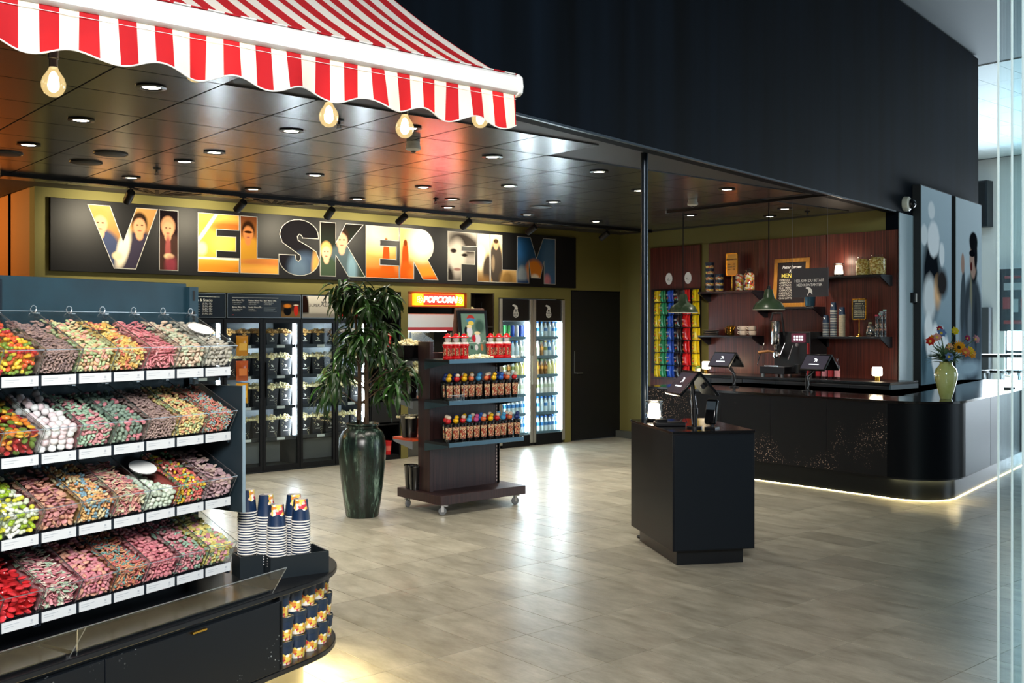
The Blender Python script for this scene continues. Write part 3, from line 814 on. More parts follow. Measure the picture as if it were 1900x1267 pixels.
tag(MB().box(.16, .5, .62, .95, .553, .70).build('paper_box', P('paper_white', 'e6e6e0', .6), None, None), 'white carton standing on the island behind the rack', 'box')
o = bpy.data.objects['paper_box']; o.location = IL(-.25, -.33); o.rotation_euler = (0, 0, IA)

# bins
BW = .148
BYZ = [(0, 0), (-.045, .085), (.235, .225), (.235, 0)]
def make_bin():
    t = thing('candy_bin', 'x', 'candy bin', group='clear acrylic candy bins')
    b = MB()
    for x in (0, BW):
        b.add([(x, y, z) for y, z in BYZ], [(0, 1, 2, 3)])
    b.add([(0, 0, 0), (BW, 0, 0), (BW, -.045, .085), (0, -.045, .085)], [(0, 1, 2, 3)])
    b.add([(0, 0, .002), (BW, 0, .002), (BW, .235, .002), (0, .235, .002)], [(0, 1, 2, 3)])
    b.build('tub', ACRYL, t, smooth=0)
    l = MB().add([(0, -.048, .087), (BW, -.048, .087), (BW, .225, .224), (0, .225, .224)], [(0, 1, 2, 3)]).build('lid', LIDM, t, smooth=0)
    e = MB()
    for x in (.0, BW):
        e.bar((x, -.048, .087), (x, .23, .226), .0024).bar((x, 0, 0), (x, -.046, .086), .0022)
    e.bar((0, -.048, .087), (BW, -.048, .087), .003).bar((0, .225, .225), (BW, .225, .225), .0025)
    e.build('bright_edge', ACEDGE, t, smooth=0)
    h = MB().tube([(BW-.012+.012*math.cos(a), .218, .232+.014*math.sin(a)) for a in [i*math.pi/5 for i in range(11)]], .0022, 5)
    h.box(BW-.02, BW-.004, .19, .212, .215, .219)
    h.build('hinge_clip', ACEDGE, t)
    return t

# candy shapes (unit size ~1)
def shape_mesh(kind):
    b = MB()
    if kind == 'disc': b.ball((0, 0, 0), (.5, .5, .2), 9, 5)
    elif kind == 'oval': b.ball((0, 0, 0), (.62, .42, .26), 9, 5)
    elif kind == 'ball': b.ball((0, 0, 0), (.46, .46, .42), 9, 6)
    elif kind == 'stick': b.ball((0, 0, 0), (1.0, .24, .22), 7, 6)
    elif kind == 'worm':
        b.tube([(-.9+.3*i, .22*math.sin(i*1.1), .1*math.cos(i*.9)) for i in range(7)], .2, 6)
    elif kind == 'strip': b.box(-.85, .85, -.28, .28, -.09, .09)
    elif kind == 'cube': b.box(-.42, .42, -.42, .42, -.22, .22)
    elif kind == 'pellet': b.lathe([(.0, -.42), (.24, -.40), (.3, -.3), (.3, .3), (.24, .40), (0, .42)], 8, X=Matrix.Rotation(R(90), 4, 'Y'))
    elif kind == 'ring':
        n, k = 10, 5; vs = []; fs = []
        for i in range(n):
            for j in range(k):
                a, q = 2*math.pi*i/n, 2*math.pi*j/k
                rr = .38+.18*math.cos(q); vs.append((rr*math.cos(a), rr*math.sin(a), .18*math.sin(q)))
                fs.append((i*k+j, ((i+1) % n)*k+j, ((i+1) % n)*k+(j+1) % k, i*k+(j+1) % k))
        b.add(vs, fs)
    elif kind == 'star':
        p = [((.62 if i % 2 == 0 else .3)*math.cos(math.pi*i/5), (.62 if i % 2 == 0 else .3)*math.sin(math.pi*i/5)) for i in range(10)]
        b.prism(p, -.15, .15)
    elif kind == 'gum':
        b.ball((-.2, 0, 0), (.42, .34, .26), 8, 5); b.ball((.3, .02, .03), (.3, .3, .26), 8, 5)
    elif kind == 'heart':
        b.ball((-.2, .1, 0), (.34, .4, .2), 8, 4, X=Matrix.Rotation(R(28), 4, 'Z')); b.ball((.2, .1, 0), (.34, .4, .2), 8, 4, X=Matrix.Rotation(R(-28), 4, 'Z'))
    return np.array(b.v), b.f
SHP = {k: shape_mesh(k) for k in 'disc oval ball stick worm strip cube pellet ring star gum heart'.split()}
SUG = attr_mat('sugared_candy', .6, bump=(700, .15)); GUM = attr_mat('glossy_candy', .16, coat=.3)

def candy_spots(size, fill=1., lift=0.):
    """places on the heap: sloping top and the face behind the clear front"""
    out = []
    st = size*.78
    n = max(2, int((BW-.012)/st))
    y = -.038
    while y < .205:
        for i in range(n):
            x = .006 + (i+.5)*(BW-.012)/n + (rnd()-.5)*st*.5
            yy = y + (rnd()-.5)*st*.5
            u = (yy+.045)/.25
            z = (.078 + .105*u*fill + .012*math.sin(x*60+yy*30) + (rnd()-.3)*size*.4)*fill
            z = min(z, .068+.136*u)
            if yy < -.02: yy = max(yy, -.030*min(1, z/.085))
            out.append((x, yy, max(z, size*.3), .45))
        y += st*.82
    z = size*.3
    while z < .072*fill:
        for i in range(n):
            out.append((.006 + (i+.5)*(BW-.012)/n + (rnd()-.5)*st*.4, -.045*z/.085 + size*.30, z + (rnd()-.5)*st*.3, 1.2))
        z += st*.8
    return out
def candy_col(h, gloss):
    q = np.array(lin(h)); k = .02 if gloss else .10
    q[:3] = np.minimum((q[:3]*(1-k) + k)*1.08, .9)
    return q
def rand_rot(t): return Euler(((rnd()-.5)*2*t + rnd()*.3, (rnd()-.5)*2*t, rnd()*6.28)).to_matrix()
def heap(name, kind, size, cols, gloss, loc, label, fill=1., spots=None):
    V = []; F = []; C = []; k = 0
    kinds = kind.split('+')
    for x, y, z, t in (candy_spots(size, fill) if spots is None else spots):
        v, f = SHP[kinds[int(rnd()*len(kinds))]]
        m = np.array(rand_rot(t*1.1)); s = size*(.55+.14*rnd())*1.5
        vv = v*s @ m.T + np.array((x, y, z))
        vv[:, 0] += max(0, .003-vv[:, 0].min()) - max(0, vv[:, 0].max()-BW+.003)
        lim = -.043*min(max(z, 0), .085)/.085 + .004
        vv[:, 1] += max(0, lim-vv[:, 1].min())
        vv[:, 2] += max(0, .003-vv[:, 2].min())
        top = .080 + .48*(vv[:, 1].min()+.045)
        vv[:, 2] -= max(0, vv[:, 2].max()-top)
        c = candy_col(cols[int(rnd()*len(cols))], gloss); c[:3] *= .88+.24*rnd()
        V.append(vv); C.append(np.tile(c, (len(v), 1))); F += [tuple(i+k for i in q) for q in f]; k += len(v)
    # packed sweets below the surface
    fb = MB().sideslab([(.022, .004), (-.008, .06*fill), (.215, .15*fill), (.225, .004)], .008, BW-.008)
    avg = candy_col(cols[0], gloss)*.75; avg[3] = 1
    V.append(np.array(fb.v)); C.append(np.tile(avg, (len(fb.v), 1))); F += [tuple(i+k for i in q) for q in fb.f]
    me = bpy.data.meshes.new(name)
    V = np.concatenate(V); C = np.concatenate(C)
    me.from_pydata(V.tolist(), [], F)
    at = me.color_attributes.new('Col', 'FLOAT_COLOR', 'POINT'); at.data.foreach_set('color', C.ravel())
    me.materials.append(GUM if gloss else SUG); me.shade_smooth(); me.set_sharp_from_angle(angle=R(50)); me.update()
    o = obj(name, me, None, loc, IA)
    return tag(o, label, 'candy', 'heaped sweets in the candy bins', 'stuff')
PIECE = {}

def pieces(name, kind, size, cols, gloss, org, label, group, limit):
    """the biggest sweets one by one"""
    n = 0
    sp = candy_spots(size)
    random.shuffle(sp)
    sp.sort(key=lambda q: (q[1] > .12, 0))
    for x, y, z, t in sp[:limit]:
        c = cols[int(rnd()*len(cols))]
        key = (kind, size, c)
        if key not in PIECE:
            v, f = SHP[kind]
            me = bpy.data.meshes.new(name); me.from_pydata((v*size*.9).tolist(), [], f)
            at = me.color_attributes.new('Col', 'FLOAT_COLOR', 'POINT'); at.data.foreach_set('color', np.tile(candy_col(c, gloss), (len(v), 1)).ravel())
            me.materials.append(GUM if gloss else SUG); me.shade_smooth(); me.set_sharp_from_angle(angle=R(50)); me.update()
            PIECE[key] = me
        w = IL(org[0] + min(max(x, size*.42), BW-size*.42), org[1]+max(y, -.03*z/.085+size*.3), org[2]+max(z, size*.3))
        o = obj(name, PIECE[key], None, w)
        m = rand_rot(t*.8).to_euler(); o.rotation_euler = m
        tag(o, label, 'candy', group)
    heap('candy_heap', kind, size, cols, gloss, IL(*org), 'the rest of ' + label.replace('single sweet among ', '').replace('single ', ''), spots=sp[limit:])

MIX = ['e7b21e', 'd9531e', 'b3141c', '6f8f2a', 'f0cf3c']
ROWS = [
 [('mauve brown sugared fizzy rings', 'ring', .020, ['8f6a62', '9c766a', '7d5a58'], 0), ('pastel green and pink sugared drops', 'oval', .021, ['b8cf8e', 'e79a84', 'd8d59a', 'e3b27a'], 0),
  ('yellow orange and red sugared stars', 'star', .024, ['eeb23c', 'd8622e', 'c8c58a', 'f3c955'], 0), ('pink sugared sticks', 'stick', .020, ['d9707a', 'c95a68', 'e48a8c'], 0),
  ('pale peach and green sugared shells', 'oval', .026, ['d8b79a', 'c3cbaa', 'e4c4a8'], 0), ('grey and cream frosted sweets under an oval tag', 'oval', .028, ['b3ab9a', '9a9285', 'c8bfae'], 0)],
 [None, ('pink and mint sugared bottles', 'oval', .020, ['cf6f7c', '8fb090', 'd98a90', '9cbfa0'], 0), ('dark green sugared tubes with pink ends', 'pellet', .026, ['6f8a74', '7f9a80', '5f7a68', 'd06a78'], 0),
  ('mauve brown sugared ovals', 'ring', .020, ['9a766e', '8a655f', 'a8857a'], 0), ('yellow peach and green sugared bears', 'gum', .021, ['eec26a', 'e79a6a', 'b9c987', 'f3cf80'], 0), ('blue orange and red sugared worms', 'worm', .015, ['d9745a', '8fb0b5', 'd95f4a', 'a5b48a'], 0)],
 [('mauve and peach sugared slices', 'disc', .026, ['c97a78', 'd98f74', 'b9686e', 'e0a07a'], 0), ('orange blue and cream sugared shapes', 'gum', .021, ['e0a850', '6f9cb0', 'e6cf9a', 'd98a4a'], 0),
  ('pink peach and mint sour strips', 'strip', .019, ['d98a80', 'e2b08c', 'c9c7a0', 'cf6f78'], 0), ('pale mint marshmallow drops under an oval tag', 'ball', .026, ['d3dfc9', 'c5d4be', 'e2e8d8'], 0),
  ('red yellow and green candy pellets', 'pellet', .021, ['d9605a', 'efc02e', '6f9a6a', 'e48a78'], 1), ('mauve and cream candy spirals', 'disc', .028, ['a97f88', 'c9a79a', 'b98f94'], 0)],
 [('pink white and mint candy laces', 'strip', .020, ['d9808a', 'e6d2c0', 'a9c4a5', 'cf6a78'], 0), ('pink sugared ovals beside the laces', 'oval', .024, ['d86f80', 'e08a90', 'e09a7a'], 0),
  ('orange and teal sour worms', 'worm', .017, ['dc7a4a', '5f9a92', 'd9605a', 'e0985a'], 0), ('pink sugared ovals beside the sour worms', 'oval', .024, ['d9707c', 'e48a8a', 'cf5f70'], 0),
  ('pink and mint sugared bottles on the lowest shelf', 'oval', .020, ['cf6f7c', '8fb59a', 'd98a90'], 0), ('yellow pink and green candy squares', 'cube', .022, ['e6cf5a', 'd98a96', '9ab58a', 'eed97a'], 0)]]
LEFT = [('glossy fruit gums in the top bin', 'gum', .031, MIX, 1, 60), ('glossy dark fruit gums in the second bin', 'oval', .031, ['a8141a', 'd97a1e', 'e0b02a', '5f7a22', '8c1016'], 1, 60),
        ('white and green jelly frogs', 'gum', .034, ['dfe6c8', '9ab81e', 'eef0e0', 'd8d23a'], 1, 56), ('glossy red jelly discs', 'disc', .036, ['d8141e', 'e8303a', 'c40f1a'], 1, 56)]
bin0 = make_bin(); used = False
TAG_ = P('oval_tag_white', 'eef0ee', .5)
ROWN = ['top', 'second', 'third', 'bottom']
for r_, z in enumerate(ZR):
    for c in range(-2, 6):
        x0 = -.9 + .15*c
        if c < 0: x0 -= .005
        org = (x0+.001, .002, z+.039)
        w = IL(*org)
        if c >= 0:
            it = ROWS[r_][c]
            desc = it[0] if it else 'pale pink marshmallows'
        else: desc = LEFT[r_][0] if c == -1 else 'fruit sweets at the frame edge'
        b = place(bin0, used, w, IA, 'clear acrylic bin of ' + desc + (', %s shelf' % ROWN[r_] if c == -2 else '')); used = True
        if c >= 0 and it:
            heap('candy_heap', it[1], it[2], it[3], it[4], w, it[0], fill=.72 if 'oval tag' in it[0] and r_ == 2 else 1.)
            if 'oval tag' in it[0]:
                q = MB()
                n = 20; X_ = Matrix.Translation((.075, .09, .158)) @ Matrix.Rotation(math.atan2(.138, .273), 4, 'X')
                q.prism([(.058*math.cos(2*math.pi*i/n), .050*math.sin(2*math.pi*i/n)) for i in range(n)], 0, .002, X=X_)
                o = q.build('oval_tag', TAG_, b, smooth=0)
        elif c >= 0:
            pieces('marshmallow', 'ball', .036, ['f3dfe0', 'f0cfd4', 'f6ebe8'], 0, org, 'single pale pink sugared marshmallow in the heaped bin', 'pale pink marshmallows', 60)
        elif c == -1:
            n_, kd, sz, cl, gl, lim = LEFT[r_]
            pieces('gummy_candy', kd, sz, cl, gl, org, 'single sweet among the ' + n_, n_, lim)
        else:
            heap('candy_heap', 'oval', .026, LEFT[r_][3], LEFT[r_][4], w, 'glossy sweets in the %s bin at the frame edge' % ROWN[r_])
# clear guards along the desk edge
for k, (x0, x1) in enumerate([(-.905, .03), (-1.85, -.935)]):
    t = thing('acrylic_guard', ['clear sloping guard sheet along the drawers', 'clear sloping guard sheet towards the frame edge'][k], 'guard', IL(0, 0, .553), IA)
    MB().add([(x0, -.215, 0), (x1, -.215, 0), (x1+.03, -.265, .105), (x0-.035, -.265, .105)], [(0, 1, 2, 3)]).build('sheet', clear('guard_acrylic', (.93, .95, .94), .10, .04), t, smooth=0)
    MB().bar((x0-.035, -.265, .105), (x1+.03, -.265, .105), .003).bar((x1, -.215, 0), (x1+.03, -.265, .105), .003).bar((x0, -.215, 0), (x0-.035, -.265, .105), .003).build('bright_edge', ACEDGE, t, smooth=0)
    MB().box(x0, x1, -.2, -.02, .0005, .012).build('tray_foot', P('guard_black', '08090b', .25), t)

# cup holders and paper cups
BOXM = P('black_box', '101a20', .45)
def open_box(name, label, x, y, a, w, d, h):
    t = thing(name, label, 'box', IL(x, y, .553), IA + a)
    MB().box(0, w, 0, .008, 0, h).build('front_side', BOXM, t)
    MB().box(0, w, d-.008, d, 0, h).build('rear_side', BOXM, t)
    MB().box(0, .008, .008, d-.008, 0, h).build('end_side', BOXM, t)
    MB().box(w-.008, w, .008, d-.008, 0, h).build('end_side', BOXM, t)
    MB().box(.008, w-.008, .008, d-.008, 0, .008).build('bottom', BOXM, t)
    return t
BA = R(-27.6)
open_box('cup_holder', 'long black box holding four stacks of paper cups', .187, -.056, BA, .27, .19, .095)
open_box('cup_holder', 'small black box under the single cup stack', .13, .07, BA, .105, .12, .095)
def cup_mesh():
    b = MB(); n = 20
    b.lathe([(.0425, .0), (.0440, .002), (.0440, .005), (.0415, .006)], n, m=0)
    b.lathe([(.0412, .005), (.0395, .018)], n, m=1)
    b.lathe([(.0395, .018), (.0310, .098), (.0310, .1)], n, m=1)
    b.lathe([(.0310, .1), (.029, .1), (.0285, .094), (0, .094)], n, m=0)
    return b
def cup_print(key):
    m, nt, b = new_mat(key)
    b.inputs['Roughness'].default_value = .4
    v = nt.nodes.new('ShaderNodeTexVoronoi'); v.inputs['Scale'].default_value = 85
    nt.links.new(coords(nt), v.inputs['Vector'])
    hs = nt.nodes.new('ShaderNodeValToRGB'); cr = hs.color_ramp; cr.interpolation = 'CONSTANT'
    for i, c in enumerate(['d88a3a', 'c83a48', 'f0c8b0', 'e8d060', 'e08aa8', 'f0ece4', '8a5a3a']):
        e = cr.elements[i] if i < 2 else cr.elements.new(.5)
        e.position = i/7; e.color = lin(c)
    sx = nt.nodes.new('ShaderNodeSeparateColor'); nt.links.new(v.outputs['Color'], sx.inputs[0]); nt.links.new(sx.outputs[0], hs.inputs[0])
    tc = nt.nodes.new('ShaderNodeTexCoord'); sp = nt.nodes.new('ShaderNodeSeparateXYZ'); nt.links.new(tc.outputs['Object'], sp.inputs[0])
    n = nt.nodes.new('ShaderNodeTexNoise'); n.inputs['Scale'].default_value = 45; nt.links.new(tc.outputs['Object'], n.inputs['Vector'])
    return m, nt, b, hs, sp, n
# cup wrap: navy with a patch of printed sweets on one side
m, nt, b, hs, sp, n = cup_print('cup_wrap')
ma = nt.nodes.new('ShaderNodeMath'); ma.operation = 'MULTIPLY_ADD'; ma.inputs[1].default_value = .03; ma.inputs[2].default_value = -.002
nt.links.new(n.outputs['Fac'], ma.inputs[0])
sb = nt.nodes.new('ShaderNodeMath'); sb.operation = 'SUBTRACT'; nt.links.new(sp.outputs['X'], sb.inputs[0]); nt.links.new(ma.outputs[0], sb.inputs[1])
gt0 = nt.nodes.new('ShaderNodeMath'); gt0.operation = 'GREATER_THAN'; gt0.inputs[1].default_value = .006; nt.links.new(sb.outputs[0], gt0.inputs[0])
gz = nt.nodes.new('ShaderNodeMath'); gz.operation = 'MULTIPLY_ADD'; gz.inputs[1].default_value = -.03; nt.links.new(n.outputs['Fac'], gz.inputs[0]); nt.links.new(sp.outputs['Z'], gz.inputs[2])
gz2 = nt.nodes.new('ShaderNodeMath'); gz2.operation = 'GREATER_THAN'; gz2.inputs[1].default_value = .04; nt.links.new(gz.outputs[0], gz2.inputs[0])
gt = nt.nodes.new('ShaderNodeMath'); gt.operation = 'MULTIPLY'; nt.links.new(gt0.outputs[0], gt.inputs[0]); nt.links.new(gz2.outputs[0], gt.inputs[1])
mx = nt.nodes.new('ShaderNodeMix'); mx.data_type = 'RGBA'; mx.inputs['A'].default_value = lin('10294a')
nt.links.new(gt.outputs[0], mx.inputs['Factor']); nt.links.new(hs.outputs[0], mx.inputs['B']); nt.links.new(mx.outputs['Result'], b.inputs['Base Color'])
cupm = cup_mesh().mesh('paper_cup', [P('cup_rim_white', 'ece9e2', .5), MATS['cup_wrap']])
STK = [(.205, .10, 17, 'the stack nearest the sweets rack', 1.15), (.265, .045, 19, 'the rear stack in the long box', 1.25), (.247, -.035, 16, 'the front stack with sweets printed on top', 0.1), (.385, -.01, 18, 'the rear stack at the rounded end', .5), (.362, -.072, 17, 'the front stack at the rounded end', -.1)]
for sx_, sy_, n_, lab, ro in STK:
    for k in range(n_):
        o = obj('paper_cup', cupm, None, IL(sx_, sy_, (.648 if 'rack' in lab else .60) + .0115*k - (0 if 'rack' in lab else 0)), R(-118) + ro + (.0 if k > n_-3 else rnd()*.2))
        tag(o, ('top paper cup of ' if k == n_-1 else 'paper cup, %s from the foot of ' % ORD[k]) + lab, 'paper cup', 'upturned paper cups, ' + lab)
# sweets tubs in the rounded end
m, nt, b, hs, sp, n = cup_print('tub_wrap')
ma = nt.nodes.new('ShaderNodeMath'); ma.operation = 'MULTIPLY_ADD'; ma.inputs[1].default_value = .035; ma.inputs[2].default_value = .03
nt.links.new(n.outputs['Fac'], ma.inputs[0])
lt = nt.nodes.new('ShaderNodeMath'); lt.operation = 'LESS_THAN'; nt.links.new(sp.outputs['Z'], lt.inputs[0]); nt.links.new(ma.outputs[0], lt.inputs[1])
mx = nt.nodes.new('ShaderNodeMix'); mx.data_type = 'RGBA'; mx.inputs['A'].default_value = lin('152a44')
nt.links.new(lt.outputs[0], mx.inputs['Factor']); nt.links.new(hs.outputs[0], mx.inputs['B']); nt.links.new(mx.outputs['Result'], b.inputs['Base Color'])
m, nt, b, hs, sp, n = cup_print('tub_lid_print')
gt = nt.nodes.new('ShaderNodeMath'); gt.operation = 'GREATER_THAN'; gt.inputs[1].default_value = .5; nt.links.new(n.outputs['Fac'], gt.inputs[0])
mx = nt.nodes.new('ShaderNodeMix'); mx.data_type = 'RGBA'; mx.inputs['A'].default_value = lin('14161b')
nt.links.new(gt.outputs[0], mx.inputs['Factor']); nt.links.new(hs.outputs[0], mx.inputs['B']); nt.links.new(mx.outputs['Result'], b.inputs['Base Color'])
def make_tub():
    t = thing('candy_tub', 'x', 'candy tub', group='printed sweets tubs in the rounded end')
    MB().lathe([(.036, 0), (.037, .003), (.0435, .082)], 20).build('wrap', MATS['tub_wrap'], t)
    l = MB().lathe([(.0435, .080), (.0455, .081), (.0460, .098), (.0445, .1), (.042, .096)], 20).build('lid', P('tub_lid_navy', '1c2c3e', .4), t)
    MB().lathe([(.042, .0965), (.0, .0965)], 20).build('lid_print', MATS['tub_lid_print'], l)
    return t
tub0 = make_tub(); used = False
tn = 0
for x, y, nk in [(.145, -.165, 3), (.245, -.150, 3), (.345, -.135, 3), (.445, -.105, 3), (.535, -.055, 3), (.60, .03, 3), (.625, .13, 2)]:
    for k in range(nk):
        dx = [0, .012, -.004][k]*(1 if x < .3 else .4)
        place(tub0, used, IL(x+dx, y+.008*k, .2205+.1005*k), IA + rnd()*.5 - .9 + x*1.6,
              'sweets tub, %s of the %s pile from the drawers' % (['bottom', 'middle', 'top'][k], ['first', 'second', 'third', 'fourth', 'fifth', 'sixth', 'seventh'][tn]) )
        used = True
    tn += 1

# ================================================================== popcorn cabinets in the back wall
POP = P('popcorn', 'f0dc98', .75, noise=((60, 60, 60), 'fff8dc', .35, .65))
POPC = P('caramel_popcorn', 'd99a4a', .6, noise=((60, 60, 60), 'f3cf8a', .35, .65))
def popcorn_heap(w, d, h, n, s=.016, seed=1):
    """a mound of popped corn, one lumpy body"""
    r = random.Random(seed); b = MB()
    b.ball((0, 0, 0), (w*.48, d*.48, h*.7), 12, 6)
    for i in range(n):
        x = (r.random()-.5)*w; y = (r.random()-.5)*d
        e = max(0, 1-(2*x/w)**2)*max(0, 1-(2*y/d)**2)
        z = h*(.35+.65*e)*(.75+.35*r.random())
        q = s*(.7+.6*r.random())
        b.ball((x, y, z), (q, q*.9, q*.8), 6, 4)
    return b
BEAR = [(-.46, .40), (-.30, .50), (-.05, .46), (.20, .36), (.36, .16), (.42, -.06), (.36, -.18), (.46, -.36), (.38, -.38), (.26, -.22), (.14, -.14), (.02, -.16), (-.12, -.36), (-.22, -.5), (-.28, -.48), (-.20, -.30), (-.08, -.08), (-.06, .10), (-.2, .24), (-.4, .30)]
def emblem(x, z, s, mat, parent, y=-.002, name='emblem'):
    return MB().slab([(x+px*s, z+pz*s) for px, pz in BEAR], y-.0008, y).build(name, mat, parent, smooth=0)
BOXB = P('popcorn_carton_navy', '12151c', .5)
CON = P('carton_confetti', 'd9cba0', .6)
ROSE = P('carton_rose_dot', 'b5566a', .5)
def make_popbox(kind):
    """kind 0 small caramel tray, 1 tall carton"""
    h = .135 if kind == 0 else .20
    t = thing('popcorn_carton', 'x', 'popcorn box', group='cartons of popcorn in the glass cabinets')
    w0, w1 = .062, .078
    b = MB().add([(-w0, -.045, 0), (w0, -.045, 0), (w0, .045, 0), (-w0, .045, 0), (-w1, -.06, h), (w1, -.06, h), (w1, .06, h), (-w1, .06, h)],
                 [(3, 2, 1, 0), (0, 1, 5, 4), (1, 2, 6, 5), (2, 3, 7, 6), (3, 0, 4, 7)])
    b.build('carton', BOXB, t, smooth=0)
    p = popcorn_heap(.170, .135, .062, 60, .013, 3+kind).build('popcorn', POPC if kind == 0 else POP, t, (0, 0, h-.012)); p['kind'] = 'stuff'
    X_ = Matrix.Rotation(math.atan2(.015, h), 4, 'X')
    mz = MB().slab([(px*.036, h*.55+pz*.036) for px, pz in BEAR], -.0475, -.0465, X=X_)
    mz.slab(rect(-.03, .03, h*.34, h*.34+.006), -.0475, -.0465, X=X_)
    o = mz.build('emblem', INK_W, t, smooth=0); o['kind'] = 'stuff'
    if kind:
        c = MB(); r = random.Random(5)
        for i in range(34):
            x = -.055 + .022*r.random() if i % 2 else .03 + .025*r.random()
            z = r.random()*h*.9
            if i % 2 == 0 and z > h*.45: continue
            if i % 2 and z < h*.35: continue
            s = .0022+.0022*r.random()
            c.slab([(x-s, z), (x, z-s), (x+s, z), (x, z+s)], -.0478, -.0468, X=X_)
        o = c.build('confetti', CON, t, smooth=0); o['kind'] = 'stuff'
    return t
pb = [make_popbox(0), make_popbox(1)]; pused = [False, False]
CABW = P('cabinet_inner_steel', 'a9b2b6', .35, .4)
def cabinet(x0, label, sn):
    W = .94
    t = thing('popcorn_cabinet', label, 'cabinet', (x0, 10.66, 0), 0, 'built-in popcorn cabinets')
    MB().box(0, .02, 0, .62, 0, 1.745).box(W-.02, W, 0, .62, 0, 1.745).box(.02, W-.02, .60, .62, 0, 1.745).box(.02, W-.02, 0, .6, 1.72, 1.745).box(.02, W-.02, 0, .6, 0, .05).build('body', P('cabinet_shell', '2b3238', .5), t)
    MB().box(.025, W-.025, .585, .599, .06, 1.71).build('rear_lining', CABW, t)
    for k, x in enumerate((.0, .47)):
        dr = thing('door', 'glass door with a black frame', 'door'); del dr['category']; dr.parent = t; dr.location = (x, 0, 0)
        for q in (rect(.004, .036, .02, 1.735), rect(.434, .466, .02, 1.735), rect(.036, .434, .02, .075), rect(.036, .434, 1.70, 1.735)):
            pass
        fr = MB()
        for a0, a1, b0, b1 in ((.004, .036, .02, 1.735), (.434, .466, .02, 1.735), (.036, .434, .02, .075), (.036, .434, 1.695, 1.735)):
            fr.box(a0, a1, -.03, 0, b0, b1)
        fr.build('door_frame', BLACK, dr)
        MB().box(.036, .434, -.018, -.012, .075, 1.695).build('glass', GLASS, dr, smooth=0)
        MB().box(.422 if k == 0 else .03, .44 if k == 0 else .048, -.045, -.03, .85, 1.25).build('handle', BLACKG, dr)
    for z in (1.455, 1.105, .755, .395):
        s = MB().box(.03, W-.03, .03, .57, z-.02, z-.012).build('shelf', P('glass_shelf', '5f6a70', .2, .3), t)
        MB().box(.03, W-.03, .022, .03, z-.045, z-.005).build('front_rail', P('shelf_rail_dark', '20252a', .4), s)
        for q in (.3, .72): MB().box(q-.05, q+.05, .018, .022, z-.042, z-.012).build('price_tag', CARD, s)
    MB().box(W-.052, W-.030, .028, .052, .40, 1.69).build('led_strip', LEDC, t)
    MB().box(.030, .046, .03, .05, .40, 1.69).build('led_strip', P('cool_led_dim', 'ffffff', .5, emit='eef6ff', es=18), t)
    MB().box(.06, W-.06, .35, .58, .06, .30).build('storage_tray', P('grey_tray', '9aa0a2', .4), t)
    rows = ['top', 'second', 'third', 'bottom']
    for r_, z in enumerate((1.455, 1.105, .755, .395)):
        kd = 0 if r_ == 0 else 1
        for c in range(5):
            for dpt in (0, 1):
                if dpt and (r_ == 3 or c % 2): continue
                o = place(pb[kd], pused[kd], (x0+.115+.173*c + (.05 if dpt else 0), 10.66+.12+.2*dpt, z-.011), 0,
                          '%s popcorn carton, %s along, %s shelf of the %s cabinet' % (['small caramel', 'tall black'][kd] + (' rear' if dpt else ' front'), ORD[c], rows[r_], sn))
                pused[kd] = True
    return t
cabinet(4.88, 'glass-door popcorn cabinet with yellow bags hung on its door', 'middle')
cabinet(5.82, 'glass-door popcorn cabinet behind the leafy plant', 'plant-side')
cabinet(3.94, 'glass-door popcorn cabinet behind the sweets rack', 'rack-side')
# snack bags hooked on the cabinet door
for k, (z, c, nm) in enumerate([(1.44, 'c98a10', 'uppermost yellow'), (1.16, 'b5521a', 'orange'), (.91, 'd99a0c', 'lowest yellow')]):
    t = thing('snack_bag', nm + ' snack bag hung on the cabinet glass', 'snack bag', (5.09, 10.62, z), 0, 'snack bags on the cabinet door')
    n = 9
    b = MB(); vs = []; fs = []
    for sgn in (-1, 1):
        for j in range(7):
            for i in range(n):
                u = i/(n-1)*2-1; v = j/6*2-1
                bulge = max(0, 1-u*u)**.6*max(0, 1-v**4)**.6*.02
                vs.append((u*.07, sgn*bulge - .005, v*.11 + (.003*math.sin(i*2) if abs(v) == 1 else 0)))
    for sgn in range(2):
        for j in range(6):
            for i in range(n-1):
                a = sgn*7*n + j*n+i
                fs.append((a, a+1, a+1+n, a+n) if sgn == 0 else (a+n, a+n+1, a+1, a))
    b.add(vs, fs).build('pouch', P('bag_%s' % c, c, .3, coat=.4), t, smooth=60)
    MB().box(-.045, .045, -.031, -.026, -.05, .03).build('print', P('bag_print_%d' % k, ['e8b84a', 'd9803a', 'efc45a'][k], .4), t)
    MB().box(-.07, .07, -.009, -.001, .1, .115).build('header_seal', P('bag_%s' % c), t)

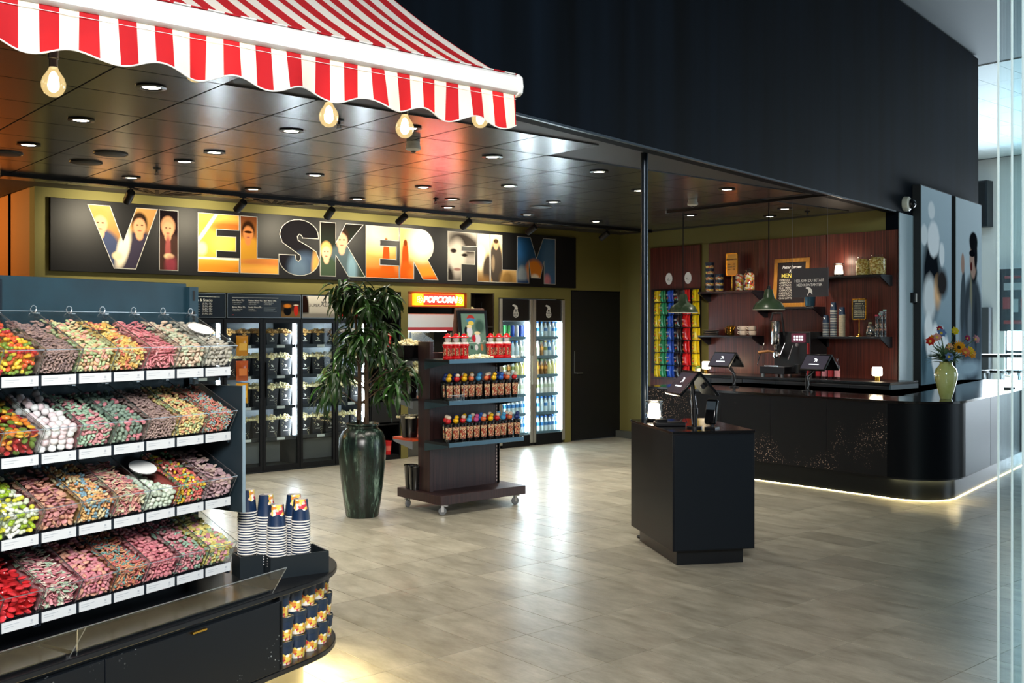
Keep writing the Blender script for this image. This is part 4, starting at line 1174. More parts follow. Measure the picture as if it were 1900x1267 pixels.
# menu boards
MNB = P('menu_screen_navy', '0e1a26', .25)
FRM = P('menu_frame_silver', '7d868c', .35, .6)
def menu_board(x0, x1, label):
    t = thing('menu_board', label, 'menu board', (x0, 10.65, 1.752), 0, 'menu boards above the cabinets')
    w = x1-x0
    MB().box(.006, w-.006, -.03, 0, .006, .262).build('screen', MNB, t)
    f = MB().box(0, w, -.034, 0, 0, .006).box(0, w, -.034, 0, .262, .268).box(0, .006, -.034, 0, .006, .262).box(w-.006, w, -.034, 0, .006, .262)
    f.build('frame', FRM, t)
    return t, w
t, w = menu_board(3.97, 4.895, 'dark menu board listing Popcorn & Snacks')
MB().slab(rect(.42, .86, .225, .228), -.032, -.030).build('rule', INK_W, t, smooth=0)
lettering('Popcorn & Snacks', .040, (.63, -.031, .19), INK_W, t, bold=.012)
for k, (a, b_) in enumerate([('Stor ........', '(5,5 L) 75,-'), ('Mellem ......', '(3,5 L) 65,-'), ('Lille .......', '(2,5 L) 55,-'), ('Mini ........', '(1,5 L) 35,-'), ('Baby ........', '(1,0 L) 25,-')]):
    lettering(a, .026, (.63, -.031, .152-.027*k), INK_W, t, 'RIGHT'); lettering(b_, .026, (.66, -.031, .152-.027*k), INK_W, t, 'LEFT')
t, w = menu_board(4.915, 5.82, 'dark menu board with five menus and a popcorn photo')
MB().slab(rect(.06, .62, .225, .228), -.032, -.030).build('rule', INK_W, t, smooth=0)
for x, z, a, ls in [(.06, .195, 'Lille Menu 79,-', ['1 Popcorn Lille (2,5 L)', '1 Sodavand (0,4 L)']), (.25, .195, 'Mellem Menu 99,-', ['1 Popcorn Mellem (3,5 L)', '1 Sodavand (0,5 L)']), (.44, .195, 'Stor Menu 109,-', ['1 Popcorn Stor (5,5 L)', '1 Sodavand (0,8 L)']),
                    (.06, .12, 'Barne Menu 39,-', ['1 Popcorn Baby (1,0 L)', '1 Sodavand (0,3 L)']), (.25, .12, 'Snacks Menu 79,-', ['1 Snack (80 g)', '1 Sodavand (0,5 L)'])]:
    lettering(a, .024, (x, -.031, z), INK_W, t, 'LEFT', bold=.01)
    for q, l_ in enumerate(ls): lettering(l_, .013, (x, -.031, z-.024-.018*q), INK_W, t, 'LEFT')
for q in range(4): MB().slab(rect(.44, .6-.02*(q % 3), .115-.014*q, .119-.014*q), -.0315, -.030).build('small_print', P('print_grey', '77838c', .5), t, smooth=0)
ph = MB().slab(rect(.655, .9, .008, .20), -.0325, -.030).build('photo', print_mat('menu_photo', '0e1a26', '5a4632', [(.77, .03, .2, .05, '7a5f40', .3), (.735, .08, .05, .05, '14161b', .08), (.735, .14, .045, .022, 'd9822f', .3), (.845, .09, .028, .065, 'c8342a', .08), (.845, .15, .03, .008, 'e8d8c8', .3)], 0, .2), t, smooth=0)
MB().slab(rect(.06, .08, .03, .036), -.0315, -.03).build('card_mark', P('mark_red', 'c83a30', .5), t, smooth=0)
t, w = menu_board(5.838, 6.74, 'pale poster board reading SUPER XL MENU')
ph = MB().slab(rect(.008, w-.008, .008, .26), -.0325, -.030).build('photo', print_mat('menu_photo_2', 'e6e2da', 'b9b4ac', [(.03, .1, .06, .2, '241614', .15), (.2, .03, .4, .03, '8d8a86', .4), (.55, .09, .1, .07, 'c8242a', .15), (.62, .17, .07, .03, 'd98a7a', .3), (.72, .06, .06, .07, 'b01c24', .15)], 0, .26), t, smooth=0)
lettering('SUPER', .05, (.16, -.034, .15), P('poster_ink_grey', '6d6a68', .5), t, bold=.02, shear=.2)
lettering('XL', .085, (.285, -.034, .165), P('poster_ink_grey'), t, bold=.02, shear=.2)
lettering('MENU', .05, (.40, -.034, .18), P('poster_ink_grey'), t, bold=.02, shear=.2)

# dark open shelf between cabinets and popcorn machine
ds = thing('open_shelf', 'black open shelf with red popcorn cups behind the plant', 'shelf', (6.79, 10.66, 0))
MB().box(0, .02, 0, .5, 0, 2.08).box(.43, .45, 0, .5, 0, 2.08).box(.02, .43, .48, .5, 0, 2.08).build('side', BLACK, ds)
for z in (.06, .45, .95, 1.4, 1.85): MB().box(.02, .43, .01, .48, z-.02, z).build('board', BLACK, ds)
MB().box(.02, .43, .0, .02, .0, .04).build('kick', BLACK, ds)
MB().box(.02, .43, -.01, .01, .47, .72).build('front_panel', P('dark_bin', '0a0a0c', .4), ds)
RED = P('red_plastic', 'c8141c', .32)
for k, (x, z, lab) in enumerate([(.3, .06, 'red popcorn cup on the lowest black shelf'), (.16, .06, 'red popcorn cup near the plant pot, lowest shelf'), (.3, .95, 'red popcorn cup on the middle black shelf'), (.3, 1.4, 'red popcorn cup on the upper black shelf')]):
    t = thing('red_cup', lab, 'cup', (6.79+x, 10.72, z))
    MB().lathe([(.035, 0), (.047, .16), (.05, .162), (.05, .17), (.043, .17), (.03, .01), (0, .01)], 16).build('cup_body', RED, t)
    MB().lathe([(.039, .05), (.0435, .11)], 16).build('band', P('red_cup_print', 'd9685e', .4), t)
place(pb[1], True, (7.08, 10.85, .951), 0, 'tall black popcorn carton on the black shelf behind the plant')

# popcorn machine with the neon sign
pm = thing('popcorn_machine', 'steel popcorn machine in the niche under the red neon', 'popcorn machine', (7.36, 10.75, 0))
MB().box(0, .9, 0, .6, 0, .95).build('base_cabinet', P('machine_base', '6a6c6a', .35, .7), pm, bevel=.006)
MB().box(.02, .88, .02, .6, .95, .99).build('counter', STEEL, pm)
MB().box(.0, .9, -.02, .6, 1.60, 1.82).build('hood', P('machine_hood', 'b9b6ad', .3, .5), pm, bevel=.008)
MB().box(.01, .89, -.026, -.02, 1.60, 1.645).build('red_band', P('machine_red', 'b01c20', .35), pm)
for x in (0, .87): MB().box(x, x+.03, 0, .03, .99, 1.6).build('post', STEEL, pm)
MB().box(.03, .87, .008, .014, .99, 1.6).build('glass', GLASS, pm, smooth=0)
MB().box(.03, .87, .57, .6, .99, 1.6).build('rear_wall', P('machine_rear', 'b8b4a8', .25, .8), pm)
MB().lathe([(.0, 0), (.09, .0), (.11, .03), (.11, .13), (.1, .14), (0, .15)], 18, (.3, .3, 1.33)).tube([(.3, .3, 1.47), (.3, .3, 1.6)], .012).build('kettle', CHROME, pm)
o = popcorn_heap(.82, .5, .18, 300, .018, 9).build('popcorn', POP, pm, (.45, .3, 1.0)); o['kind'] = 'stuff'
MB().box(.05, .85, .25, .3, 1.585, 1.6).build('case_lamp', P('case_lamp', 'fff2d8', .5, emit='ffe8c0', es=6), pm)
ns = thing('neon_sign', 'glowing red neon sign reading POPCORN in an orange box', 'neon sign', (7.43, 10.68, 1.925))
MB().box(-.06, .86, .0, .02, -.02, .17).build('backing', P('neon_backing', '6a5a2e', .6), ns)
MB().box(0, .79, -.05, 0, 0, .148).build('light_box', P('neon_box', 'ff7a10', .5, emit='ff5c08', es=5.5), ns)
MB().box(.14, .65, -.054, -.05, .004, .144).build('red_panel', P('neon_red', 'ff2010', .5, emit='ff0c05', es=5), ns)
TUBE = P('neon_tube', 'ffd8c8', .4, emit='ffd8d0', es=18)
lettering('POPCORN', .112, (.395, -.062, .072), TUBE, ns, bold=.004, shear=.25, extr=.003)
YT = P('neon_tube_yellow', 'ffe070', .4, emit='ffd040', es=9)
for cx_ in (.075, .715):
    b = MB()
    for k in range(5):
        a = k*1.257
        b.tube([(cx_+.026*math.cos(a)+.018*math.cos(q*.9), -.06, .073+.026*math.sin(a)+.018*math.sin(q*.9)) for q in range(8)], .0045, 6)
    b.build('popped_corn_tube', YT, ns)
area = None
# cup niche right of the machine
nk = thing('cup_niche', 'dark recessed shelf with popcorn cartons beside the coolers', 'shelf', (8.345, 10.66, 0))
NB = P('niche_brown', '2a2216', .6)
MB().box(0, .015, 0, .4, 0, 2.1).box(.39, .405, 0, .4, 0, 2.1).box(.015, .39, .385, .4, 0, 2.1).build('lining', NB, nk)
for z in (.9, 1.28, 1.66): MB().box(.015, .39, 0, .385, z-.02, z).build('board', NB, nk)
MB().box(.015, .39, 0, .02, 0, .88).build('front_panel', NB, nk)
place(pb[1], True, (8.43, 10.78, 1.661), 0, 'tall black popcorn carton on the top niche shelf')
t = thing('soda_cup', 'tall red soda cup with a straw on the top niche shelf', 'cup', (8.60, 10.76, 1.66))
MB().lathe([(.038, 0), (.055, .20), (.058, .202), (.058, .212), (.0, .218)], 18).build('cup_body', RED, t)
lettering('Coca-Cola', .03, (0, -.052, .12), INK_W, t, shear=.3)
MB().tube([(.01, 0, .21), (.02, 0, .32)], .004).build('straw', BLACK, t)
t = thing('popcorn_bucket', 'open bucket of popcorn on the lower niche shelf', 'popcorn box', (8.5, 10.76, 1.28))
MB().lathe([(.08, 0), (.1, .14), (.098, .14), (.0, .02)], 18).build('bucket', BOXB, t)
o = popcorn_heap(.2, .2, .08, 80, .014, 4).build('popcorn', POP, t, (0, 0, .13)); o['kind'] = 'stuff'

# ================================================================== drink coolers
ALU = P('aluminium_frame', 'b8b6ac', .35, .7)
CLIN = P('cooler_lining', 'd5e2e6', .4)
def bottle_mesh(kind):
    b = MB(); n = 10
    if kind == 'can':
        b.lathe([(.024, 0), (.027, .006), (.027, .15), (.022, .162), (.022, .165), (0, .165)], n, m=1)
        return b
    if kind == 'wide':
        b.lathe([(.03, 0), (.033, .01), (.033, .12), (.014, .17), (.013, .19)], n, m=0)
        b.lathe([(.0155, .188), (.0155, .21), (0, .21)], n, m=2); b.lathe([(.0335, .03), (.0335, .11)], n, m=1)
        return b
    b.lathe([(.028, 0), (.031, .01), (.031, .06), (.029, .075), (.031, .09), (.030, .13), (.014, .185), (.0135, .2)], n, m=0)
    b.lathe([(.0155, .198), (.0155, .218), (0, .218)], n, m=2); b.lathe([(.0315, .085), (.0315, .132)], n, m=1)
    return b
def drink(key, kind, liquid, lab, cap):
    mats = [P('drink_%s' % liquid, liquid, .12, coat=.3), P('drink_label_%s' % lab, lab, .4), P('drink_cap_%s' % cap, cap, .4)]
    return bottle_mesh(kind).mesh(key, mats)
BOT = {'water': drink('water_bottle', 'slim', 'd4e8ef', '3a7fc0', '2a6fc0'), 'aqua': drink('water_bottle', 'slim', 'c8e4f0', 'd8e8f0', '2f7fd0'),
       'milk': drink('milk_bottle', 'slim', 'f2f4ee', 'c9d8c0', 'e8e8e8'), 'lemon': drink('juice_bottle', 'wide', 'ece79c', 'e6e0a0', 'd8d8c8'),
       'tea': drink('tea_bottle', 'slim', '8a6238', 'c98a3a', '4a6a3a'), 'clear': drink('soda_bottle', 'slim', 'dbe8ea', '8a9a5a', 'c9a23a'),
       'blue': drink('soda_can', 'can', '2a56b0', '2a56c8', 'c8c8c8'), 'green': drink('soda_can', 'can', '3a9a4a', '2f9a48', 'c8c8c8'), 'red': drink('soda_can', 'can', 'c82a30', 'cfd6e0', 'c8c8c8')}
SHZ = [1.505, 1.235, .972, .71, .447, .175]
def cooler(x0, label, rows, sn):
    W = .60
    t = thing('drink_cooler', label, 'drink cooler', (x0, 10.655, 0), 0, 'tall glass-door drink coolers')
    MB().box(0, .02, .02, .62, 0, 2.03).box(W-.02, W, .02, .62, 0, 2.03).box(.02, W-.02, .6, .62, 0, 2.03).box(.02, W-.02, .02, .6, 2.0, 2.03).box(.02, W-.02, .02, .6, 0, .155).build('body', P('cooler_shell', '1b1d20', .5), t)
    MB().box(.022, W-.022, .58, .598, .155, 1.73).box(.022, .028, .05, .58, .155, 1.73).box(W-.028, W-.022, .05, .58, .155, 1.73).box(.022, W-.022, .05, .58, 1.725, 1.735).build('lining', CLIN, t)
    h = MB().box(.05, W-.05, 0, .02, 1.735, 2.02).build('header', P('cooler_header_black', '050608', .35), t)
    # bear on a globe
    e = MB(); gx, gz, gr = W/2, 1.825, .046
    for q in range(3):
        rr = gr*(1-.08*q)
    e.tube([(gx+gr*math.cos(a*math.pi/12), -.003, gz+gr*math.sin(a*math.pi/12)) for a in range(25)], .004, 4)
    for q in (-.5, 0, .5): e.bar((gx-gr*math.sqrt(1-q*q), -.003, gz+gr*q), (gx+gr*math.sqrt(1-q*q), -.003, gz+gr*q), .005)
    for q in (-.45, 0, .45): e.bar((gx+gr*q, -.003, gz-gr*math.sqrt(1-q*q)), (gx+gr*q, -.003, gz+gr*math.sqrt(1-q*q)), .005)
    e.slab([(gx-.012+px*.11, gz+.083+pz*.10) for px, pz in BEAR], -.004, -.001)
    o = e.build('emblem', INK_W, h, smooth=0); part_label(o, 'white bear standing on a globe'); o['kind'] = 'stuff'
    MB().box(0, .05, -.02, .02, .04, 2.03).box(W-.05, W, -.02, .02, .04, 2.03).build('door_stile', ALU, t, bevel=.003)
    MB().box(.05, W-.05, -.01, .02, .0, .155).build('kick_panel', BLACK, t)
    MB().box(.05, W-.05, .0, .006, .155, 1.735).build('glass', GLASS, t, smooth=0)
    MB().box(.035 if sn else W-.03, .045 if sn else W-.02, -.05, -.02, .85, 1.25).build('handle', ALU, t)
    MB().box(W-.08, W-.05, .03, .06, .19, 1.70).build('led_strip', P('cooler_led', 'ffffff', .5, emit='eaf6ff', es=48), t)
    MB().box(.05, .06, .03, .05, .19, 1.70).build('led_strip', P('cooler_led_dim', 'ffffff', .5, emit='dff2ff', es=60), t)
    rn = ['top', 'second', 'third', 'fourth', 'fifth', 'lowest']
    for r_, z in enumerate(SHZ):
        s = MB().box(.03, W-.03, .04, .58, z-.012, z).build('shelf', P('wire_shelf', '8fa4ac', .3, .5), t)
        MB().box(.03, W-.03, .032, .04, z-.03, z+.012).build('front_rail', P('shelf_rail_blue', '6f8f9f', .35, .3), s)
        for c, kd in enumerate(rows[r_]):
            for dpt in (0, 1):
                if dpt and r_ in (4, 5, 0) and c % 2: continue
                o = obj(BOT[kd].name.split('.')[0], BOT[kd], None, (x0+.095+.072*c, 10.655+.08+.09*dpt, z+.0005), 0)
                tag(o, '%s, %s along, %s cooler, %s shelf, %s row' % ({'water': 'blue-labelled water bottle', 'aqua': 'pale water bottle', 'milk': 'white milk drink bottle', 'lemon': 'yellow lemonade bottle', 'tea': 'amber tea bottle', 'clear': 'clear soda bottle', 'blue': 'blue soda can', 'green': 'green soda can', 'red': 'red and silver soda can'}[kd], ORD[c], ['stand-side', 'door-side'][sn], rn[r_], ['front', 'rear'][dpt]), 'drink', 'drinks in the coolers')
cooler(8.835, 'tall drink cooler half hidden by the wheeled stand', [['green', 'green', 'green', 'blue', 'red', 'blue', 'red'], ['milk', 'aqua', 'milk', 'aqua', 'aqua', 'milk', 'milk'], ['tea', 'clear', 'tea', 'clear', 'lemon', 'lemon', 'lemon'], ['milk']*7, ['water']*7, ['aqua', 'water', 'aqua', 'water', 'aqua', 'water', 'water']], 0)
cooler(9.445, 'tall drink cooler next to the black door', [['aqua', 'water', 'aqua', 'water', 'aqua', 'water', 'water'], ['clear', 'milk', 'tea', 'clear', 'water', 'aqua', 'clear'], ['tea', 'tea', 'tea', 'tea', 'lemon', 'lemon', 'lemon'], ['milk', 'clear', 'milk', 'milk', 'milk', 'milk', 'milk'], ['aqua', 'water']*3+['aqua'], ['water']*7], 1)

# ================================================================== potted plant
pl = thing('potted_plant', 'tall leafy artificial tree in a mottled green urn', 'plant', (4.80, 7.66, 0))
m, nt, b = new_mat('mottled_glaze')
n = nt.nodes.new('ShaderNodeTexNoise'); n.inputs['Scale'].default_value = 1; n.inputs['Detail'].default_value = 7; n.inputs['Roughness'].default_value = .7
nt.links.new(coords(nt, (16, 16, 2.6)), n.inputs['Vector'])
r = nt.nodes.new('ShaderNodeValToRGB'); r.color_ramp.elements[0].position = .40; r.color_ramp.elements[0].color = lin('0d1512'); r.color_ramp.elements[1].position = .68; r.color_ramp.elements[1].color = lin('7d9686')
e_ = r.color_ramp.elements.new(.55); e_.color = lin('1d2e27')
nt.links.new(n.outputs['Fac'], r.inputs[0]); nt.links.new(r.outputs[0], b.inputs['Base Color']); b.inputs['Roughness'].default_value = .25
bp = nt.nodes.new('ShaderNodeBump'); bp.inputs['Strength'].default_value = .25; bp.inputs['Distance'].default_value = .01
nt.links.new(n.outputs['Fac'], bp.inputs['Height']); nt.links.new(bp.outputs[0], b.inputs['Normal'])
MB().lathe([(.135, 0), (.142, .01), (.16, .12), (.185, .32), (.203, .50), (.207, .60), (.20, .68), (.178, .735), (.145, .765), (.132, .775), (.135, .79), (.15, .80), (.15, .812), (.135, .815), (.12, .80), (.118, .74), (0, .74)], 40).build('urn', MATS['mottled_glaze'], pl)
MB().cyl((0, 0, .70), .117, .045, 24).build('soil', P('soil', '1c140e', .9), pl)
BARK = P('bark', '3a2c20', .85, noise=((30, 30, 6), '5a4632', .4, .6))
stems = []
rr = random.Random(11)
for k, (bx_, by_, tx, ty, tz) in enumerate([(-.03, 0, -.06, .02, 1.95), (.03, .02, .08, .05, 1.98), (0, -.03, .02, -.08, 1.80)]):
    pts = [(bx_+(tx-bx_)*t + .02*math.sin(5*t+k), by_+(ty-by_)*t + .02*math.cos(4*t+k), .72+(tz-.72)*t) for t in [i/10 for i in range(11)]]
    MB().tube(pts, .022, 9, r2=.008).build('trunk', BARK, pl); stems.append(pts)
def leaf_mesh(L, w, droop, seed):
    r = random.Random(seed); b = MB(); vs = []; fs = []; n = 8
    for i in range(n+1):
        t = i/n; x = L*t
        ang = droop*t*t
        ww = w*math.sin(math.pi*min(1, t*.94+.03))**.8*(1-.25*t)
        x_ = L*(math.sin(droop*t)/droop if droop else t); z_ = -L*(1-math.cos(droop*t))/droop if droop else 0
        vs += [(x_, -ww, z_+ww*.35), (x_, 0, z_), (x_, ww, z_+ww*.35)]
    for i in range(n):
        a = i*3
        fs += [(a, a+3, a+4, a+1), (a+1, a+4, a+5, a+2)]
    return b.add(vs, fs)
def leafmat(key, c, c2):
    m = P(key, c, .34, noise=((14, 14, 14), c2, .35, .7), spec=.5)
    return m
LM = [leafmat('leaf_green', '244a16', '3a6e24'), leafmat('leaf_deep_green', '182f12', '274d1c'), leafmat('leaf_light_green', '3a6a22', '5a8a32')]
LMe = [leaf_mesh(.20, .017, 1.1, 1).mesh('leaf', LM[0], 60), leaf_mesh(.23, .019, 1.4, 2).mesh('leaf', LM[1], 60), leaf_mesh(.18, .016, .8, 3).mesh('leaf', LM[2], 60), leaf_mesh(.24, .018, 1.7, 4).mesh('leaf', LM[0], 60), leaf_mesh(.21, .018, 1.2, 5).mesh('leaf', LM[1], 60)]
tips = []
br = MB()
for k in range(27):
    st = stems[k % 3]; i = 2 + (k*7) % 9; p = Vector(st[min(i, 10)])
    a = k*2.399; rad = (.21+.17*rr.random())*(1.0 if p.z < 1.7 else .7)
    if p.z < 1.05: rad *= .85
    q = p + Vector((math.cos(a)*rad, math.sin(a)*rad, .10+.10*rr.random()))
    br.tube([p, (p+q)/2 + Vector((0, 0, .03)), q], .006, 6, r2=.004)
    tips.append(q)
tips += [Vector(s[-1]) for s in stems] + [Vector((-.02, 0, 2.0))]
o = br.build('branch', BARK, pl); o['kind'] = 'stuff'
nl = 0
for q in tips:
    for k in range(10):
        if nl >= 300: break
        a = k*2.4 + rr.random()
        o = obj('leaf', LMe[int(rr.random()*5)], pl, q + Vector(((rr.random()-.5)*.04, (rr.random()-.5)*.04, (rr.random()-.5)*.12)))
        o.rotation_euler = Euler(((rr.random()-.5)*.7, -.35 + .9*rr.random(), a)); o.scale = (1, 1, 1)
        nl += 1
lf = MB()
for q in tips:
    for k in range(13):
        v = leaf_mesh(.2+.05*rr.random(), .018, 1.0+.8*rr.random(), 1)
        X_ = Matrix.Translation(q + Vector(((rr.random()-.5)*.06, (rr.random()-.5)*.06, (rr.random()-.6)*.2))) @ Euler(((rr.random()-.5)*.8, -.2+1.0*rr.random(), rr.random()*6.28)).to_matrix().to_4x4()
        lf.add(v.v, v.f, 0, X_)
o = lf.build('foliage', LM[1], pl, smooth=60); o['kind'] = 'stuff'

# ================================================================== wheeled stand
GX, GY = 5.285, 7.165
gd = thing('display_stand', 'dark walnut display stand on castors with steel shelves', 'display stand', (GX, GY, 0))
MB().box(0, .98, 0, .67, .10, .18).build('base', WOODD, gd, bevel=.002)
MB().box(.085, .90, .29, .38, .18, 1.42).build('centre_panel', WOODD, gd)
MB().box(.06, .10, .245, .425, .18, 1.52).build('end_post', WOODD, gd, bevel=.002)
MB().box(.865, .905, .29, .425, .18, 1.45).build('end_post', WOODD, gd)
for x, y0 in ((.10, .262), (.86, .285)):
    st = MB().box(x, x+.012, y0, y0+.03, .18, 1.42).build('slotted_strip', P('strip_dark', '1c1416', .4), gd)
    sl = MB()
    for k in range(38): sl.box(x+.002, x+.010, y0-.001, y0+.002, .20+.032*k, .218+.032*k)
    o = sl.build('slot', P('slot_pale', 'b9a8a4', .5), st, smooth=0); o['kind'] = 'stuff'
SHM = P('blue_grey_steel', '4c6470', .3, .75); SHD = P('shelf_dark', '14191d', .45, .2)
OR_ = P('orange_shelf_board', 'c0441a', .5)
for z in (1.345, .985, .62):
    s = MB().box(.03, .885, -.07, .285, z, z+.022).build('shelf', SHD, gd)
    MB().box(.03, .885, -.085, -.07, z-.012, z+.027).build('front_rail', SHM, s, bevel=.002)
    for x in (.03, .875): MB().sideslab([(-.07, z), (.285, z), (.285, z-.07), (-.05, z-.015)], x, x+.008).build('bracket', SHM, s)
for z in (1.345, .985, .62):
    s = MB().box(-.0, .90, .43, .74, z, z+.02).build('rear_shelf', OR_ if z < .7 else SHD, gd)
    MB().box(-.0, .90, .74, .752, z-.01, z+.024).build('front_rail', SHM, s)
    MB().sideslab([(.43, z), (.74, z), (.72, z-.02), (.43, z-.07)], -.004, .004).build('bracket', P('bracket_grey', '8a8f94', .4, .4), s)
def caster(x, y, a):
    c = MB()
    cs = thing('castor', 'x', 'x'); del cs['category']; del cs['label']; cs.parent = gd; cs.location = (x, y, 0); cs.rotation_euler = (0, 0, a)
    X_ = Matrix.Rotation(R(90), 4, 'X')
    MB().lathe([(.012, -.011), (.032, -.011), (.036, -.008), (.036, .008), (.032, .011), (.012, .011)], 18, X=Matrix.Translation((0, 0, .036)) @ X_).build('wheel', P('grey_rubber', '6d7072', .6), cs)
    MB().box(-.012, .012, -.017, -.013, .03, .09).box(-.012, .012, .013, .017, .03, .09).box(-.03, .03, -.025, .025, .088, .10).build('fork', P('zinc', 'b5b7b8', .35, .8), cs)
    MB().box(-.05, .0, -.008, .008, .078, .084).build('brake_lever', P('zinc'), cs)
caster(.07, .07, 2.6); caster(.91, .07, 2.9); caster(.07, .60, .4); caster(.91, .60, .3)

# printed tumblers: black with a busy printed panel and a plain coloured cap
m, nt, b = new_mat('tumbler_print')
v = nt.nodes.new('ShaderNodeTexVoronoi'); v.inputs['Scale'].default_value = 150; nt.links.new(coords(nt), v.inputs['Vector'])
hs = nt.nodes.new('ShaderNodeValToRGB'); cr = hs.color_ramp; cr.interpolation = 'CONSTANT'
for i, c in enumerate(['b89a6a', '7a2018', '1c2430', 'c8b488', '9a3a2a', '14161c', 'd0c4a0', '3a2420']):
    e = cr.elements[i] if i < 2 else cr.elements.new(.5)
    e.position = i/8; e.color = lin(c)
sx = nt.nodes.new('ShaderNodeSeparateColor'); nt.links.new(v.outputs['Color'], sx.inputs[0]); nt.links.new(sx.outputs[0], hs.inputs[0])
nt.links.new(hs.outputs[0], b.inputs['Base Color']); b.inputs['Roughness'].default_value = .3
TUMB = P('tumbler_black', '0a0a0c', .22, coat=.4)
CAPC = {'red': 'c01c20', 'yellow': 'e0b010', 'blue': '2a5fb0', 'sky': '4a9fd0', 'orange': 'd96a3a', 'pink': 'c8508a', 'navy': '1f3470'}
def make_tumbler(c):
    t = thing('tumbler', 'x', 'tumbler', group='printed tumblers on the wheeled stand')
    MB().lathe([(.026, 0), (.027, .004), (.0385, .15), (.0, .15)], 18).build('cup_body', TUMB, t)
    n = 10; vs = []; fs = []
    for j in range(4):
        z = .03+.105*j/3; r_ = .0275 + (.0385-.0275)*z/.15 + .0007
        for i in range(n):
            a = R(-90-50+100*i/(n-1)); vs.append((r_*math.cos(a), r_*math.sin(a), z))
    for j in range(3):
        for i in range(n-1): a = j*n+i; fs.append((a, a+1, a+1+n, a+n))
    MB().add(vs, fs).build('printed_panel', MATS['tumbler_print'], t)
    MB().lathe([(.0385, .148), (.041, .150), (.041, .160), (.034, .166), (0, .167)], 18).build('lid', TUMB, t)
    cm = P('cap_%s' % c, CAPC[c], .35)
    MB().ball((0, 0, .188), (.026, .023, .025), 12, 7).build('cap', cm, t)
    MB().ball((.007, -.005, .219), (.020, .018, .018), 12, 7).build('cap_knob', P('cap_pale', 'e0cdb8', .4) if c in ('red', 'orange') else P('cap_%s' % CAPC[c] + '_top', CAPC[c], .35), t)
    return t
TB = {c: make_tumbler(c) for c in CAPC}; tus = {c: False for c in CAPC}
r1 = ['yellow', 'red', 'yellow', 'orange', 'sky', 'orange', 'yellow', 'blue', 'orange', 'red']
r2 = ['red', 'yellow', 'red', 'sky', 'pink', 'orange', 'yellow', 'red', 'sky', 'orange', 'navy']
r2b = ['red', 'navy', 'yellow', 'orange', 'blue', 'red', 'sky', 'red']
r1b = ['navy', 'navy', 'red', 'yellow', 'blue', 'red', 'navy', 'red']
def tumblers(cs, z, y, sp, x0, nm, row):
    for k, c in enumerate(cs):
        place(TB[c], tus[c], (GX+x0+sp*k, GY+y+.006*math.sin(k*5), z), (rnd()-.5)*.5 - .4,
              'printed black tumbler with %s cap, %s along the %s row of the %s shelf' % (c, ORD[k], row, nm)); tus[c] = True
tumblers(r1, 1.0075, -.015, .084, .075, 'middle', 'front'); tumblers(r1b, 1.0075, .085, .098, .11, 'middle', 'rear')
tumblers(r2, .6425, -.015, .0785, .07, 'lower', 'front'); tumblers(r2b, .6425, .085, .098, .12, 'lower', 'rear')
t = thing('acrylic_tray', 'clear acrylic tray around the first tumblers on the middle shelf', 'tray', (GX+.035, GY-.065, 1.0075))
MB().add([(0, 0, 0), (.17, 0, 0), (.17, 0, .05), (0, 0, .05), (0, .2, 0), (0, .2, .05), (.17, .2, 0), (.17, .2, .05)], [(0, 1, 2, 3), (0, 3, 5, 4), (1, 6, 7, 2)]).build('sheet', ACRYL, t, smooth=0)
MB().bar((.17, 0, 0), (.17, 0, .15), .004).bar((.085, 0, 0), (.085, 0, .15), .003).bar((0, 0, .05), (.17, 0, .05), .003).build('bright_edge', ACEDGE, t, smooth=0)
# red lidded cups on the top shelf
REDP = P('red_gloss_plastic', 'd0121a', .22, coat=.3)
def make_redcup():
    t = thing('lidded_cup', 'x', 'cup', group='red lidded cups on the wheeled stand')
    MB().lathe([(.040, 0), (.042, .004), (.042, .022), (.036, .028), (.038, .10), (.043, .118), (.046, .12), (.046, .134), (.0, .138)], 20).build('cup_body', REDP, t)
    for a in (-150, -90, -30):
        X_ = Matrix.Rotation(R(a+90), 4, 'Z')
        MB().slab(rect(-.012, .012, .035, .098), -.0405, -.034, X=X_).build('printed_panel', MATS['tumbler_print'], t)
    MB().lathe([(.040, .134), (.036, .150), (.0, .156)], 16).build('cream_top', P('white_plastic', 'e8e6e0', .35), t)
    MB().ball((0, 0, .175), (.026, .025, .026), 14, 8).build('dome', P('white_plastic'), t)
    MB().lathe([(.044, .192), (.040, .197), (.026, .205), (.018, .224), (.0, .23)], 16).build('brim_cap', REDP, t)
    MB().tube([(.03, .01, .14), (.034, .012, .235)], .004, 8).build('straw', P('pale_green_straw', 'a8c878', .4), t)
    return t
rc = make_redcup(); used = False
for k, (x, y) in enumerate([(.075, .0), (.16, -.01), (.245, -.015), (.575, .02), (.645, -.01), (.735, -.015)]):
    place(rc, used, (GX+x, GY+y, 1.3675), -.3, 'red lidded cup with a white dome, %s of six on the top shelf' % ['first', 'second', 'third', 'fourth', 'fifth', 'last'][k]); used = True
for o in [o for o in COL.objects if o.get('group') == 'red lidded cups on the wheeled stand']: pass
# loose popcorn
o = popcorn_heap(.30, .10, .035, 120, .012, 12).build('loose_popcorn', POP, None, (GX+.42, GY-.015, 1.3665)); tag(o, 'loose popcorn strewn along the top shelf edge', 'popcorn', kind='stuff')
